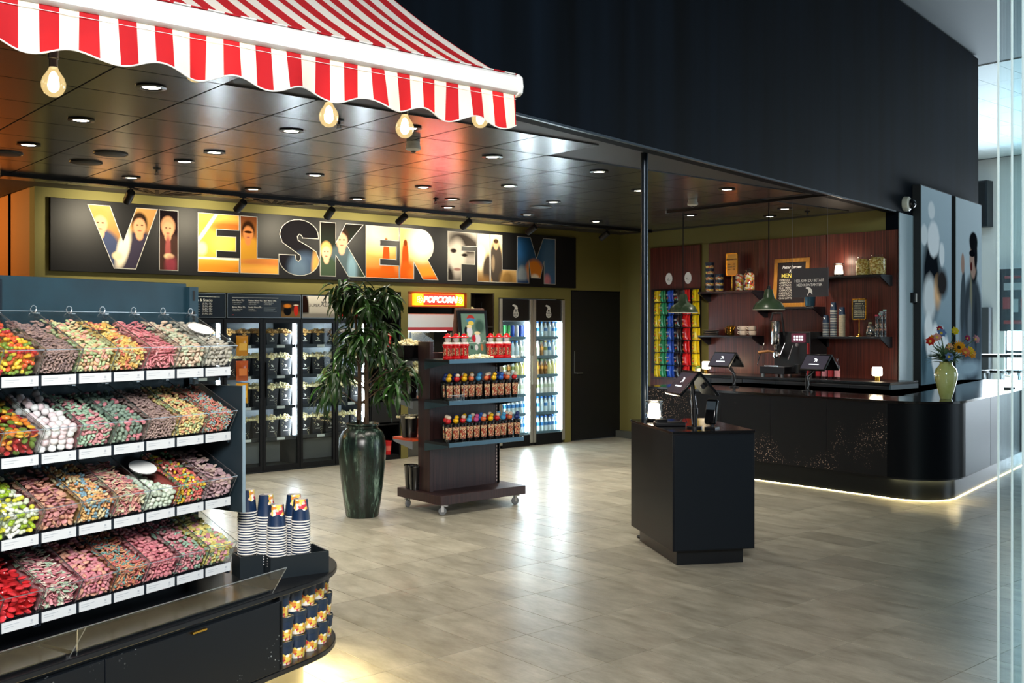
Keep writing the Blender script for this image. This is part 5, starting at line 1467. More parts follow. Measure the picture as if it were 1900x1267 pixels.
# A-frame board
ab = thing('poster_stand', 'black framed A-board with a green drinks poster', 'poster stand', (GX+.30, GY+.10, 1.367), R(-6))
lean = Matrix.Rotation(R(-8), 4, 'X')
MB().box(0, .31, 0, .02, 0, .44, X=lean).build('frame', BLACK, ab)
MB().slab(rect(.03, .28, .03, .41), -.003, 0, X=lean).build('poster', print_mat('green_poster', '6f8f80', '5a7a6c', [(.13, .36, .04, .035, 'b03a34', .1), (.13, .345, .05, .02, '4a86b0', .15), (.13, .32, .03, .02, 'e0c85a', .15),
    (.22, .29, .05, .06, '3f5a50', .3), (.075, .25, .02, .04, '1c2426', .1), (.11, .245, .03, .05, 'd8d8e0', .08), (.11, .29, .028, .015, 'e8d8a8', .2), (.19, .18, .03, .05, 'd8d8e0', .08), (.19, .23, .03, .015, 'e8d8a8', .2), (.15, .18, .02, .035, 'b02a3a', .15),
    (.16, .145, .09, .002, 'd0dcd4', .3), (.17, .10, .018, .025, 'c8c8cc', .15), (.23, .10, .014, .03, 'c88a5a', .2), (.12, .10, .012, .02, '2a3a34', .2)], 0, .4, rough=.2), ab, smooth=0)
lettering('59,-', .024, (.09, -.03, .165), INK_W, ab); lettering('99,-', .024, (.235, -.027, .155), INK_W, ab)
MB().box(0, .31, .17, .185, 0, .43, X=Matrix.Rotation(R(9), 4, 'X')).build('rear_leaf', wood('aboard_ply', '6a4a3a', '8a6450', .6), ab)
# popcorn tray behind
t = thing('popcorn_tray', 'black tray heaped with popcorn behind the red cups', 'tray', (GX+.10, GY+.52, 1.367))
MB().add([(-.11, -.09, .0), (.11, -.09, 0), (.11, .09, 0), (-.11, .09, 0), (-.13, -.11, .12), (.13, -.11, .12), (.13, .11, .12), (-.13, .11, .12)], [(3, 2, 1, 0), (0, 1, 5, 4), (1, 2, 6, 5), (2, 3, 7, 6), (3, 0, 4, 7)]).build('tray_body', TUMB, t, smooth=0)
o = popcorn_heap(.25, .21, .07, 110, .013, 21).build('popcorn', POP, t, (0, 0, .10)); o['kind'] = 'stuff'
t.location = (GX+.05, GY+.56, 1.3655)
for o in []: pass
# steel popcorn pails on the rear shelves and the bins on the base
for k, (x, y, z) in enumerate([(.02, .60, 1.0055), (.03, .60, .6405)]):
    t = thing('popcorn_pail', ['black pail of popcorn on the rear middle shelf', 'steel-edged pail on the rear lower shelf'][k], 'pail', (GX+x+.06, GY+y, z))
    MB().lathe([(.07, 0), (.09, .20), (.094, .205), (.086, .205), (.06, .02), (0, .02)], 20).build('pail_body', TUMB, t)
    o = popcorn_heap(.17, .17, .08 if k == 0 else .02, 70, .013, 31+k).build('popcorn', POP, t, (0, 0, .18)); o['kind'] = 'stuff'
for k, (x, y) in enumerate([(.02, .46), (.04, .56)]):
    t = thing('waste_bin', ['black plastic bin on the stand base, nearest', 'black plastic bin on the stand base, behind the other'][k], 'bin', (GX+.0+x+.035, GY+y, .1805))
    MB().lathe([(.05, 0), (.062, .20), (.066, .205), (.066, .215), (.058, .215), (.045, .01), (0, .01)], 20).build('bin_body', TUMB, t)

# ================================================================== till stand
KA = R(-29.7)
KO = (5.397, 4.638)
def KL(x, y, z=0.): return (KO[0] + x*math.cos(KA) - y*math.sin(KA), KO[1] + x*math.sin(KA) + y*math.cos(KA), z)
KB = P('kiosk_black', '090d13', .36, bump=((300, 300, 300), .06), spec=.28)
ks = thing('till_stand', 'free-standing black box counter carrying a till', 'counter', KL(0, 0), KA)
MB().box(0, .60, 0, .95, .108, .915).build('body', KB, ks, bevel=.002)
MB().box(.012, .588, -.004, 0, .116, .905).build('front_panel', P('kiosk_front_panel', '0b1219', .38, bump=((300, 300, 300), .06), spec=.28), ks, bevel=.001)
MB().box(-.004, .604, -.004, .954, .916, .934).build('top_board', P('black_top_gloss', '0a0b0e', .16), ks, bevel=.002)
MB().box(.05, .54, .06, .89, 0, .108).build('plinth', P('kiosk_plinth', '0a0e13', .3), ks, bevel=.002)

SCRN = P('till_screen', '2a2a34', .12, emit='4a4450', es=.25)
def terminal(label, loc, rz, arm, tilt=0.):
    """double-sided till: two screens leaning together on an arm"""
    t = thing('till_terminal', label, 'till terminal', loc, rz, 'double-sided till terminals')
    z1 = .40                       # ridge height over the counter
    def leaf(sgn, nm):
        a = math.atan2(.165, .145)
        X_ = Matrix.Translation((0, 0, z1)) @ Matrix.Rotation(sgn*(math.pi/2-a), 4, 'X')
        lf = MB().box(-.155, .155, -.010, .010, -.215, 0, X=X_).build(nm, BLACKG, t, bevel=.003)
        return lf, X_
    lf, X_ = leaf(-1, 'customer_screen')
    MB().box(-.142, .142, -.0115, -.0102, -.202, -.018, X=X_).build('display', SCRN, lf)
    e = MB().slab([(px*.05, -.085+pz*.05) for px, pz in BEAR], -.0128, -.0118, X=X_); e.build('emblem', P('screen_white', 'e8eef4', .4, emit='dfe8f0', es=.8), lf, smooth=0)
    MB().slab(rect(-.06, .06, -.145, -.135), -.0128, -.0118, X=X_).build('screen_text', P('screen_white'), lf, smooth=0)
    lf, X_ = leaf(1, 'staff_screen')
    MB().box(-.142, .142, .0102, .0115, -.202, -.018, X=X_).build('display', P('till_screen_dark', '15161a', .12), lf)
    MB().box(-.155, .155, -.016, .016, z1-.006, z1+.008).build('ridge', BLACKG, t, bevel=.003)
    MB().cyl((arm[0], arm[1], 0), .055, .012, 20).cyl((arm[0], arm[1], 0), .019, .17, 16).cyl((arm[0], arm[1], .10), .024, .04, 16).build('post', BLACK, t)
    MB().tube([(arm[0], arm[1], .15), (arm[0]*.5, arm[1]*.5, .24), (0, 0, .33), (0, 0, .385)], .016, 10).build('arm', BLACK, t)
    MB().tube([(arm[0]+.01, arm[1]-.02, .03), (arm[0]+.05, arm[1]-.04, .08), (arm[0]+.02, arm[1]-.03, .16), (arm[0]*.5, arm[1]*.5-.02, .2), (.02, -.01, .33)], .004, 6).build('cable', P('cable_grey', '8a9096', .5), t)
    MB().cyl((0, 0, 0), .018, .02, 12, X=Matrix.Translation((.05, .06, .30)) @ Matrix.Rotation(R(90), 4, 'Y')).build('hinge_knob', DARK, t)
    return t
terminal('till with paired screens on the free-standing black box', (5.70, 4.72, .934), R(-119.7), (-.0, .02))
terminal('till with paired screens beside the coffee machine', (9.62, 6.22, .95), R(-90), (-.16, .02))
terminal('till with paired screens at the hanging sweets end of the bar', (9.62, 7.46, .95), R(-90), (.08, .05))
t = thing('card_reader', 'black card payment reader beside the till stand post', 'card reader', (5.77, 4.60, .934), R(-75))
MB().box(-.04, .04, -.03, .05, 0, .012).tube([(0, .01, .01), (0, .01, .06)], .014).build('stand', BLACK, t)
MB().box(-.042, .042, -.02, .02, -.09, .09, X=Matrix.Translation((0, 0, .12)) @ Matrix.Rotation(R(-16), 4, 'X')).build('handset', BLACKG, t, bevel=.012)
MB().box(-.034, .034, -.0212, -.02, .01, .07, X=Matrix.Translation((0, 0, .12)) @ Matrix.Rotation(R(-16), 4, 'X')).build('screen', P('reader_screen', '3a444c', .15), t)
t = thing('barcode_scanner', 'low black scanner lying on the till stand', 'scanner', (5.70, 4.93, .934), R(-35))
MB().box(-.11, .11, -.05, .05, 0, .028).build('base', BLACK, t, bevel=.006)
MB().sideslab([(-.04, .028), (.04, .028), (.03, .05), (-.02, .05)], -.10, -.02).build('head', BLACK, t, bevel=.004)
MB().tube([(.1, 0, .01), (.14, .03, .02), (.13, .06, .06), (.09, .05, .02)], .004, 6).build('cable', BLACK, t)
SHADE = P('opal_lamp_glass', 'fff4e0', .4, emit='ffe6c4', es=9)
def lantern(label, loc, s=1.):
    t = thing('table_lamp', label, 'lamp', loc, 0, 'small glowing table lamps')
    MB().cyl((0, 0, 0), .06*s, .022*s, 24).build('base', BLACKG, t, bevel=.003)
    MB().lathe([(.045*s, .03*s), (.05*s, .034*s), (.04*s, .128*s), (.034*s, .134*s), (0, .134*s)], 20).build('shade', SHADE, t)
    MB().lathe([(.064*s, .024*s), (.066*s, .15*s), (.062*s, .155*s), (.061*s, .026*s)], 24).build('glass_cylinder', clear('lamp_glass', (.92, .94, .95), .1, .02), t)
    MB().lathe([(.062*s, .15*s), (.066*s, .152*s), (.066*s, .157*s), (.062*s, .157*s)], 24).build('rim', P('lamp_rim', '8a8d90', .2, .8), t)
    point_light('lamp', t, (0, 0, .19*s), 1.6, (1, .82, .6), .04)
    return t
lantern('glass cylinder lamp glowing on the till stand', (5.895, 5.25, .9345))
lantern('glass cylinder lamp glowing on the upper wall shelf', (11.03, 6.86, 2.2605), 1.0)
lantern('glass cylinder lamp at the daylit end of the bar', (11.75, 5.15, .9505), 1.0)
def mushroom(label, loc):
    t = thing('table_lamp', label, 'lamp', loc, 0, 'small glowing table lamps')
    MB().lathe([(.028, 0), (.028, .055), (.02, .06), (0, .06)], 18).build('base', BRASS, t)
    MB().lathe([(.03, .055), (.052, .06), (.058, .075), (.055, .15), (.05, .158), (0, .16)], 22).build('shade', SHADE, t)
    point_light('lamp', t, (-.09, 0, .12), 1.6, (1, .78, .5), .04)
mushroom('opal lamp on a brass foot at the rear counter end', (10.83, 6.24, 1.0305))
mushroom('opal lamp on a brass foot behind the left bar till', (10.83, 8.72, 1.0305))

# ================================================================== coffee bar
BARF = speckled('speckled_bar_front', '0a0c11', 'd8b8a0', .45, .38, (1.7, 1.7, 1.3))
BTOP = P('bar_top_gloss', '14100f', .12)
RC = .50; BX, BY0 = 9.07, 5.13      # straight front and where the corner starts
SL = R(12)
def bar_path(d):
    """outline of the bar front, d metres inside the nosing"""
    pts = [(BX+d, 8.28)]
    cx_, cy_ = BX+RC, BY0
    for i in range(15):
        a = math.pi + (math.pi/2 + SL)*i/14
        pts.append((cx_ + (RC-d)*math.cos(a), cy_ + (RC-d)*math.sin(a)))
    ex, ey = pts[-1]
    pts.append((ex + 4.2*math.cos(SL), ey + 4.2*math.sin(SL)))
    return pts
def bar_solid(d0, d1, z0, z1, y_end=8.28):
    o_ = bar_path(d0); i_ = bar_path(d1)
    o_[0] = (o_[0][0], y_end); i_[0] = (i_[0][0], y_end)
    return MB().prism(o_ + i_[::-1], z0, z1)
bar = thing('bar_counter', 'long black speckled bar counter with a rounded corner', 'counter', (0, 0, 0))
bar_solid(0, .80, .925, .95).build('top_board', BTOP, bar, bevel=.003)
# carcass between the panels and the rear (corner radius smaller than depth, so two boxes)
MB().box(BX+.03, BX+.75, 5.1, 8.27, .22, .925).box(BX+.55, 13.5, 5.15, 5.7, .22, .925).build('carcass', BLACK, bar)
ys = [8.28, 7.78, 7.11, 6.46, 5.79, 5.13]
for a, b_ in zip(ys[:-1], ys[1:]):
    MB().box(BX+.012, BX+.03, b_+.002, a-.002, .22, .924).build('front_panel', BARF, bar, bevel=.001)
cp = MB(); n = 14; po = []; pi_ = []
for i in range(n+1):
    a = math.pi + (math.pi/2 + SL)*i/n
    po.append((BX+RC + (RC-.012)*math.cos(a), BY0 + (RC-.012)*math.sin(a))); pi_.append((BX+RC + (RC-.035)*math.cos(a), BY0 + (RC-.035)*math.sin(a)))
cp.prism(po + pi_[::-1], .22, .924).build('curved_panel', P('bar_corner_black', '06090e', .34, spec=.12), bar)
ex, ey = po[-1]
for k in range(4):
    X_ = Matrix.Translation((ex, ey, 0)) @ Matrix.Rotation(SL, 4, 'Z')
    MB().box(.004+1.0*k, .998+1.0*k, 0, .02, .22, .924, X=X_).build('side_panel', P('bar_side_slate', '1c2a33', .45, spec=.2), bar, bevel=.001)
bar_solid(.10, .14, 0, .2).build('plinth', P('bar_plinth', '15181a', .3, .4), bar)
bar_solid(.03, .060, .2, .22).build('underside', BLACK, bar)
bar_solid(.088, .099, .001, .0055).build('floor_led', P('bar_led', 'fff2cc', .5, emit='ffe8a8', es=9), bar)
ul = bar_path(.07); ul2 = bar_path(.085)
MB().prism(ul[1:-1] + ul2[1:-1][::-1], .207, .2185).build('corner_led', P('bar_led_2', 'fff2cc', .5, emit='ffe8a8', es=70), bar)
# rear counter with doors
rcn = thing('rear_counter', 'low dark rear counter under the wood panels', 'counter', (10.60, 8.95, 0), R(-90))
MB().box(0, 3.0, 0, .585, .08, 1.0).build('carcass', BLACK, rcn)
MB().box(-.01, 3.01, -.015, .59, 1.0, 1.03).build('top_board', P('rear_top', '15181b', .25), rcn, bevel=.002)
for k in range(6):
    d = MB().box(.5*k+.005, .5*k+.495, -.018, 0, .1, .985).build('door', P('cabinet_door_slate', '141b22', .45), rcn, bevel=.002)
    MB().box(.5*k+.05, .5*k+.45, -.022, -.018, .15, .94).build('door_field', P('cabinet_door_field', '10161c', .45), d, bevel=.002)
MB().box(3.0, 3.02, -.018, .585, .08, 1.0).build('end_panel', P('end_panel_daylit', '4a5f6a', .5), rcn)  # blue-grey tone is hall daylight put into the panel's colour
# wood wall panels, local frame: x towards the camera side, y into the wall
for k, (ya, yb) in enumerate([(10.02, 9.10), (8.955, 8.03), (8.022, 7.125), (7.117, 6.18)]):
    o = MB().box(0, ya-yb, -.03, 0, 1.03 if k else .4, 2.79).build('wood_panel', WOOD, None, (11.198, ya, 0), R(-90), bevel=.002)
    tag(o, ['mahogany wall panel behind the sweets bags', 'mahogany wall panel behind the tubs and mugs', 'mahogany wall panel behind the framed menu', 'mahogany wall panel behind the cup stacks'][k], 'wall panel', 'mahogany panels behind the bar')
def wall_shelf(ya, yb, z, label):
    t = thing('wall_shelf', label, 'shelf', (11.168, ya, z), R(-90))
    w = ya-yb
    MB().box(0, w, -.26, 0, -.025, 0).build('board', P('shelf_black', '12141a', .3), t, bevel=.002)
    for x in (.0, w-.02):
        MB().sideslab([(-.26, -.025), (0, -.025), (0, -.13), (-.06, -.13)], x, x+.02).build('bracket', P('shelf_black'), t)
    return t
wall_shelf(8.93, 8.04, 2.125, 'black wall shelf carrying tubs and sweets jars')
wall_shelf(8.93, 8.04, 1.535, 'black wall shelf carrying plates and mugs')
wall_shelf(8.0, 7.13, 1.90, 'black wall shelf under the framed menu')
wall_shelf(7.10, 6.24, 1.535, 'black wall shelf carrying paper cup stacks')
wall_shelf(7.10, 6.24, 2.26, 'black wall shelf carrying a lamp and jars')
# tubs on the upper left shelf
for k, (y, n_) in enumerate([(8.80, 5), (8.67, 3)]):
    for q in range(n_):
        o = place(tub0, True, (11.0 + .04*k, y, 2.1255 + .1005*q*.78), R(-40+25*q), 'sweets tub on the wall shelf, %s of the %s pile' % (['lowest', 'second', 'third', 'fourth', 'topmost'][q], ['taller', 'shorter'][k]), 'printed sweets tubs on the wall shelf')
        o.scale = (1.35, 1.35, .78)
def gold_sign(label, loc, rz, w, h, zb, face, lines, ink, head=None):
    t = thing('table_sign', label, 'sign', loc, rz)
    MB().lathe([(.045, 0), (.04, .008), (.02, .018), (.014, .03), (.006, .04), (.005, zb)], 16).build('foot', BRASS, t)
    f = MB().box(-w/2, w/2, -.008, .008, zb, zb+.012).box(-w/2, w/2, -.008, .008, zb+h-.012, zb+h).box(-w/2, -w/2+.012, -.008, .008, zb, zb+h).box(w/2-.012, w/2, -.008, .008, zb, zb+h)
    f.build('frame', BRASS, t)
    MB().box(-w/2+.01, w/2-.01, -.003, .004, zb+.01, zb+h-.01).build('face', face, t)
    for s_, sz, dz in lines: lettering(s_, sz, (0, -.0045, zb+h-dz), ink, t)
    return t
gold_sign('gold framed price sign on the tubs shelf', (11.0, 8.43, 2.125), R(-90), .19, .30, .20, P('gold_mirror', 'b99a5a', .25, .85), [('Bland selv slik', .03, .08), ('Lille      35,-', .026, .145), ('Mellem  45,-', .026, .18), ('Stor      55,-', .026, .215)], INK_D)
gold_sign('gold framed letter board beside the paper cups', (11.0, 6.57, 1.535), R(-90), .185, .25, .20, P('letter_board', '10141a', .7), [('HOT DRINKS', .026, .03), ('ESPRESSO   25', .018, .06), ('AMERICANO  30', .018, .085), ('CORTADO   35', .018, .11), ('FLAT WHITE  35', .018, .135), ('CAPPUCCINO 40', .018, .16), ('CAFFE LATTE 40', .018, .185), ('CHOKOLADE 45', .018, .21)], P('letter_cream', 'd8d2b0', .5))
def jar(label, loc, r, h, fillm, lid=True, seed=1):
    t = thing('glass_jar', label, 'jar', loc)
    MB().lathe([(r*.96, 0), (r, .01), (r, h*.72), (r*.7, h*.85), (r*.72, h*.9)], 18).build('glass', clear('jar_glass', (.95, .97, .96), .06, .02), t)
    MB().lathe([(r*.9, .006), (r*.94, .012), (r*.93, h*.70), (r*.6, h*.8), (0, h*.81)], 18).build('contents', fillm, t)
    if lid: MB().lathe([(r*.74, h*.88), (r*.76, h*.93), (r*.4, h*.96), (r*.3, h*1.0), (0, h*1.02)], 16).build('lid', clear('jar_lid', (.9, .92, .92), .15, .05), t)
    return t
def jar_mix(key, cols, scale):
    if key in MATS: return MATS[key]
    m, nt, b = new_mat(key)
    v = nt.nodes.new('ShaderNodeTexVoronoi'); v.inputs['Scale'].default_value = scale; nt.links.new(coords(nt), v.inputs['Vector'])
    hs = nt.nodes.new('ShaderNodeValToRGB'); cr = hs.color_ramp; cr.interpolation = 'CONSTANT'
    for i, c in enumerate(cols):
        e = cr.elements[i] if i < 2 else cr.elements.new(.5)
        e.position = i/len(cols); e.color = lin(c)
    sx = nt.nodes.new('ShaderNodeSeparateColor'); nt.links.new(v.outputs['Color'], sx.inputs[0]); nt.links.new(sx.outputs[0], hs.inputs[0]); nt.links.new(hs.outputs[0], b.inputs['Base Color'])
    bp = nt.nodes.new('ShaderNodeBump'); bp.inputs['Strength'].default_value = .8; bp.inputs['Distance'].default_value = .01; bp.invert = True
    nt.links.new(v.outputs['Distance'], bp.inputs['Height']); nt.links.new(bp.outputs[0], b.inputs['Normal'])
    return m
SWM = jar_mix('jar_sweets', ['d9b23a', '2a2a30', 'c83a30', 'e8dcc0', '5a7a3a', 'e06a3a', '3a3a44'], 40)
jar('tall jar of mixed sweets beside the gold sign', (11.02, 8.325, 2.1255), .055, .27, SWM, False)
jar('round jar of mixed sweets with a knobbed glass lid', (11.02, 8.17, 2.1255), .075, .29, SWM)
KRN = jar_mix('jar_kernels', ['d9b85a', 'b58a2a', 'e8d08a', 'a87a20', 'caa848'], 70)
jar('smaller jar of yellow corn kernels on the upper shelf', (11.02, 6.535, 2.2605), .082, .24, KRN, False)
jar('larger jar of yellow corn kernels on the upper shelf', (11.02, 6.345, 2.2605), .098, .26, KRN, False)
# plates, pitcher, mugs
CER = P('cream_ceramic', 'cdb8a4', .35); CERD = P('dark_ceramic', '2c2f3a', .35)
for k in range(5):
    o = MB().lathe([(.06, 0), (.065, .002), (.105, .013), (.108, .015), (.1, .014), (.06, .005), (0, .005)], 24).build('plate', CER if k % 2 == 0 else CERD, None, (11.02, 8.79, 1.536+.0145*k))
    tag(o, 'round plate, %s from the bottom of the shelf stack' % ['first', 'second', 'third', 'fourth', 'fifth'][k], 'plate', 'plates stacked on the mug shelf')
t = thing('pitcher', 'amber brass milk pitcher on the mug shelf', 'pitcher', (11.02, 8.47, 1.536))
MB().lathe([(.05, 0), (.055, .01), (.05, .08), (.042, .11), (.046, .13), (.043, .13), (.038, .11), (.045, .02), (0, .015)], 18).build('jug', P('amber_brass', '6a4a14', .2, .9), t)
MB().tube([(-.0, .05, .11), (0, .09, .1), (0, .085, .04), (0, .05, .03)], .006).tube([(0, -.04, .07), (0, -.08, .12)], .01).build('handle', BRASS, t)
def mug(label, loc, a):
    t = thing('mug', label, 'mug', loc, a, 'cream mugs on the shelf')
    MB().lathe([(.034, 0), (.046, .008), (.052, .03), (.052, .062), (.049, .062), (.047, .03), (.035, .012), (0, .01)], 20).build('bowl', CER, t)
    MB().tube([(.05, 0, .052), (.07, 0, .05), (.075, 0, .03), (.05, 0, .018)], .006).build('handle', CER, t)
for k, (y, z, lb) in enumerate([(8.245, 1.536, 'lower mug of the pair near the pitcher'), (8.25, 1.599, 'upper mug of the pair near the pitcher'), (8.10, 1.536, 'lower mug of the pair at the shelf end'), (8.105, 1.599, 'upper mug of the pair at the shelf end')]):
    mug('cream ' + lb, (11.0, y, z), R(120))
# paper cup stacks on the right shelf
CN = P('bar_cup_navy', '1c3048', .45); CW = P('bar_cup_white', 'ded8c8', .5)
def barcup(nm, m0, m1): 
    return MB().lathe([(.040, .0), (.042, .003), (.042, .007)], 16, m=1).lathe([(.040, .007), (.030, .10), (0, .10)], 16, m=0).mesh(nm, [m0, m1])
bc = [barcup('coffee_cup', CN, CW), barcup('coffee_cup', P('bar_cup_beige', 'a89a80', .5), P('bar_cup_beige_rim', 'b8aa90', .5))]
for y, n_, kd, lab in [(7.03, 9, 0, 'short navy stack'), (6.925, 17, 0, 'tall navy stack'), (6.81, 14, 1, 'beige stack')]:
    for k in range(n_):
        cap_ = kd == 1 and k >= n_-1
        o = obj('coffee_cup', bc[0 if (kd == 0 or cap_) else 1], None, (11.02, y, 1.536+.0195*k), 0)
        tag(o, ('uppermost cup of the ' if k == n_-1 else 'takeaway cup, %s from the foot of the ' % ORD[k]) + lab + ' on the wall shelf', 'cup', 'upturned takeaway cups, ' + lab)
    emblem_o = MB().slab([(px*.03, .06+pz*.03) for px, pz in BEAR], -.0395, -.0385).build('emblem', INK_W, o, None, R(-90), smooth=0)
# cellophane bags and tubes
for k, (y, h_, lb) in enumerate([(6.445, .2, 'gathered clear bag of sweets beside the letter board'), (6.40, .15, 'smaller clear bag of sweets on the cup shelf')]):
    t = thing('sweets_bag', lb, 'sweets bag', (11.03+.04*k, y-.02*k, 1.536))
    MB().lathe([(.045, 0), (.055, .02), (.05, h_*.6), (.02, h_*.8), (.035, h_)], 12).build('wrap', clear('cellophane', (.9, .92, .92), .18, .12), t)
    MB().lathe([(.04, .004), (.048, .02), (.04, h_*.6), (0, h_*.65)], 12).build('contents', jar_mix('bag_sweets', ['3a444c', 'b8a890', '20262c', 'c88a6a', '8a969a'], 45), t)
    MB().ball((0, 0, h_*.8), (.022, .022, .012), 10, 5).build('bow', P('bow_cream', 'd8cfa0', .5), t)
for k in range(4):
    t = thing('sweets_tube', 'clear tube of dark sweets, %s from the bags' % ['first', 'second', 'third', 'fourth'][k], 'sweets tube', (11.0+.03*(k % 2), 6.345-.028*k, 1.536))
    MB().cyl((0, 0, 0), .017, .24+.02*k, 12).build('tube', clear('cellophane'), t)
    MB().cyl((0, 0, .003), .0145, .2+.02*k, 12).build('contents', MATS['bag_sweets'], t)
    MB().cyl((0, 0, .238+.02*k), .018, .02, 12).build('stopper', P(['stop_red', 'stop_mint', 'stop_grey', 'stop_mint'][k], ['b5304a', '8fb5a5', '8a8f94', '8fb5a5'][k], .5), t)
# framed menu
fm_ = thing('framed_menu', 'black coffee menu in an oak frame on the bar wall', 'menu', (11.16, 7.87, 1.901), R(-90))
OAK = wood('oak_frame', '9a6420', 'c08434', .45, (40, 40, 6))
MX = Matrix.Rotation(R(-4), 4, 'X')
f = MB()
for a in ((0, .52, -.05, -.02, 0, .05), (0, .52, -.05, -.02, .57, .62), (0, .05, -.05, -.02, .05, .57), (.47, .52, -.05, -.02, .05, .57)): f.box(*a, X=MX)
f.build('frame', OAK, fm_, bevel=.002)
MB().box(.05, .47, -.04, -.025, .05, .57, X=MX).build('board', P('menu_chalk_black', '1c1214', .5), fm_)
yt = lambda z: -.042 + .07*z + 0.002
def mtext(s_, sz, x, z, m_, al='LEFT', sh=0., bd=0.):
    o = lettering(s_, sz, (x, -.0435 + z*math.tan(R(4)), z), m_, fm_, al, bd, sh); o.rotation_euler = (R(-4), 0, 0); return o
mtext('Peter Larsen', .055, .26, .51, INK_W, 'CENTER', .3, .02); mtext('Kaffe', .055, .28, .46, INK_W, 'CENTER', .3, .02)
mtext('MENU', .075, .11, .40, P('menu_yellow', 'e0cc5a', .5), 'LEFT', 0, .02)
for k, s_ in enumerate(['ESPRESSO', 'AMERICANO', 'CORTADO', 'FLAT WHITE', 'CAPPUCCINO', 'CAFFE LATTE', 'VARM CHOKOLADE', 'CHAI LATTE']): mtext(s_, .036, .085, .345-.033*k, P('chalk_white', 'd8cfc0', .6))
t = thing('glass_planter', 'blue glass pot on the shelf behind the hanging notice', 'pot', (11.0, 7.24, 1.901))
MB().lathe([(.045, 0), (.06, .01), (.07, .15), (.066, .15), (.055, .015), (0, .012)], 18).build('pot', P('blue_glass_pot', '2a4656', .15, .2), t)
MB().cyl((0, 0, .02), .055, .1, 14).build('filling', P('pot_filling', '18242c', .7), t)
t = thing('small_plant', 'tiny green plant behind the left bar till', 'plant', (10.85, 8.88, 1.0305))
MB().lathe([(.03, 0), (.04, .06), (.036, .06), (0, .05)], 14).build('pot', P('white_pot', 'd8d4c8', .5), t)
b = MB()
for k in range(26):
    a = k*2.4; b.add(*(lambda v: (v.v, v.f))(leaf_mesh(.07, .010, .8, 1)), 0, Matrix.Translation((0, 0, .06)) @ Euler((0, -.9+.9*rnd(), a)).to_matrix().to_4x4())
o = b.build('foliage', P('herb_green', '6a8a4a', .5), t, smooth=60); o['kind'] = 'stuff'
# coffee machine
cm = thing('coffee_machine', 'black espresso machine with chrome cylinder and touch screen', 'coffee machine', (10.70, 7.70, 1.0305), R(-90))
CMB = P('machine_black', '0c0c0f', .3)
MB().box(.10, .62, .06, .42, .06, .56).build('body', CMB, cm, bevel=.006)
MB().box(.0, .36, -.10, .2, .04, .13).build('drip_tray', CMB, cm, bevel=.004)
MB().box(.06, .26, -.085, .05, .13, .145).build('tray_grid', CHROME, cm)
MB().box(.02, .05, -.09, -.06, 0, .04).box(.3, .33, -.09, -.06, 0, .04).box(.1, .14, .35, .39, 0, .06).box(.55, .6, .35, .39, 0, .06).box(.1, .14, .08, .12, 0, .06).box(.55, .6, .08, .12, 0, .06).build('foot', STEEL, cm)
MB().box(.36, .56, .052, .06, .43, .54).build('touch_screen', P('touch_screen', '3a1420', .2, emit='5a1a30', es=.5), cm)
for k in range(8): MB().box(.395+.035*(k % 4), .418+.035*(k % 4), .0505, .0525, .49-.035*(k // 4), .512-.035*(k // 4)).build('screen_icon', P('icon_white', 'e8e8f0', .4, emit='e0e4f0', es=1.0), cm)
MB().lathe([(.055, 0), (.06, .01), (.06, .28), (.055, .29), (0, .29)], 24, (.17, .0, .40)).build('boiler_cylinder', CHROME, cm)
MB().lathe([(.02, 0), (.03, .04), (.05, .06)], 18, (.17, 0, .34)).lathe([(.045, 0), (.05, .02), (.05, .07), (.03, .08)], 18, (.20, -.02, .24)).build('group_head', CHROME, cm)
MB().tube([(.20, -.02, .30), (.12, -.08, .32)], .012).tube([(.12, -.08, .32), (.02, -.16, .30)], .015, r2=.02).build('portafilter_handle', P('wood_handle', '8a5a2a', .4), cm)
MB().tube([(.11, -.02, .70), (.11, .02, .79), (.22, .05, .79), (.25, .03, .66), (.27, .03, .52)], .013).build('lever', DARK, cm)
MB().tube([(.03, -.05, .42), (-.02, -.1, .2), (-.03, -.1, .14)], .006).tube([(.42, 0, .40), (.38, -.05, .22)], .006).tube([(.30, 0, .42), (.27, -.05, .28)], .006).build('steam_wand', CHROME, cm)
for x, z in ((.09, .52), (.09, .44), (.44, .40)): MB().cyl((0, 0, 0), .02, .02, 14, X=Matrix.Translation((x, .06, z)) @ Matrix.Rotation(R(90), 4, 'X')).build('knob', P('copper_knob', 'b5603a', .25, .9) if x < .2 else STEEL, cm)
MB().lathe([(.03, 0), (.035, .1)], 14, (.48, .0, .06)).build('milk_jug', DARK, cm)
MB().box(.60, .618, .02, .05, .02, .42).build('red_tubing', P('red_trim', '8a1a20', .4), cm)
# syrup bottles behind the right till
for k in range(4):
    t = thing('syrup_bottle', 'red-labelled bottle, %s from the coffee machine' % ['first', 'second', 'third', 'fourth'][k], 'bottle', (10.78, 6.98-.085*k, 1.0305), 0)
    MB().lathe([(.03, 0), (.032, .01), (.032, .16), (.012, .21), (.012, .25), (0, .25)], 14).build('glass', P('syrup_dark', '2a0c10', .15, coat=.4), t)
    MB().lathe([(.0325, .03), (.0325, .12)], 14).build('bottle_label', P(['syr_red', 'syr_pink'][k % 2], ['a82028', 'c8808a'][k % 2], .5), t)
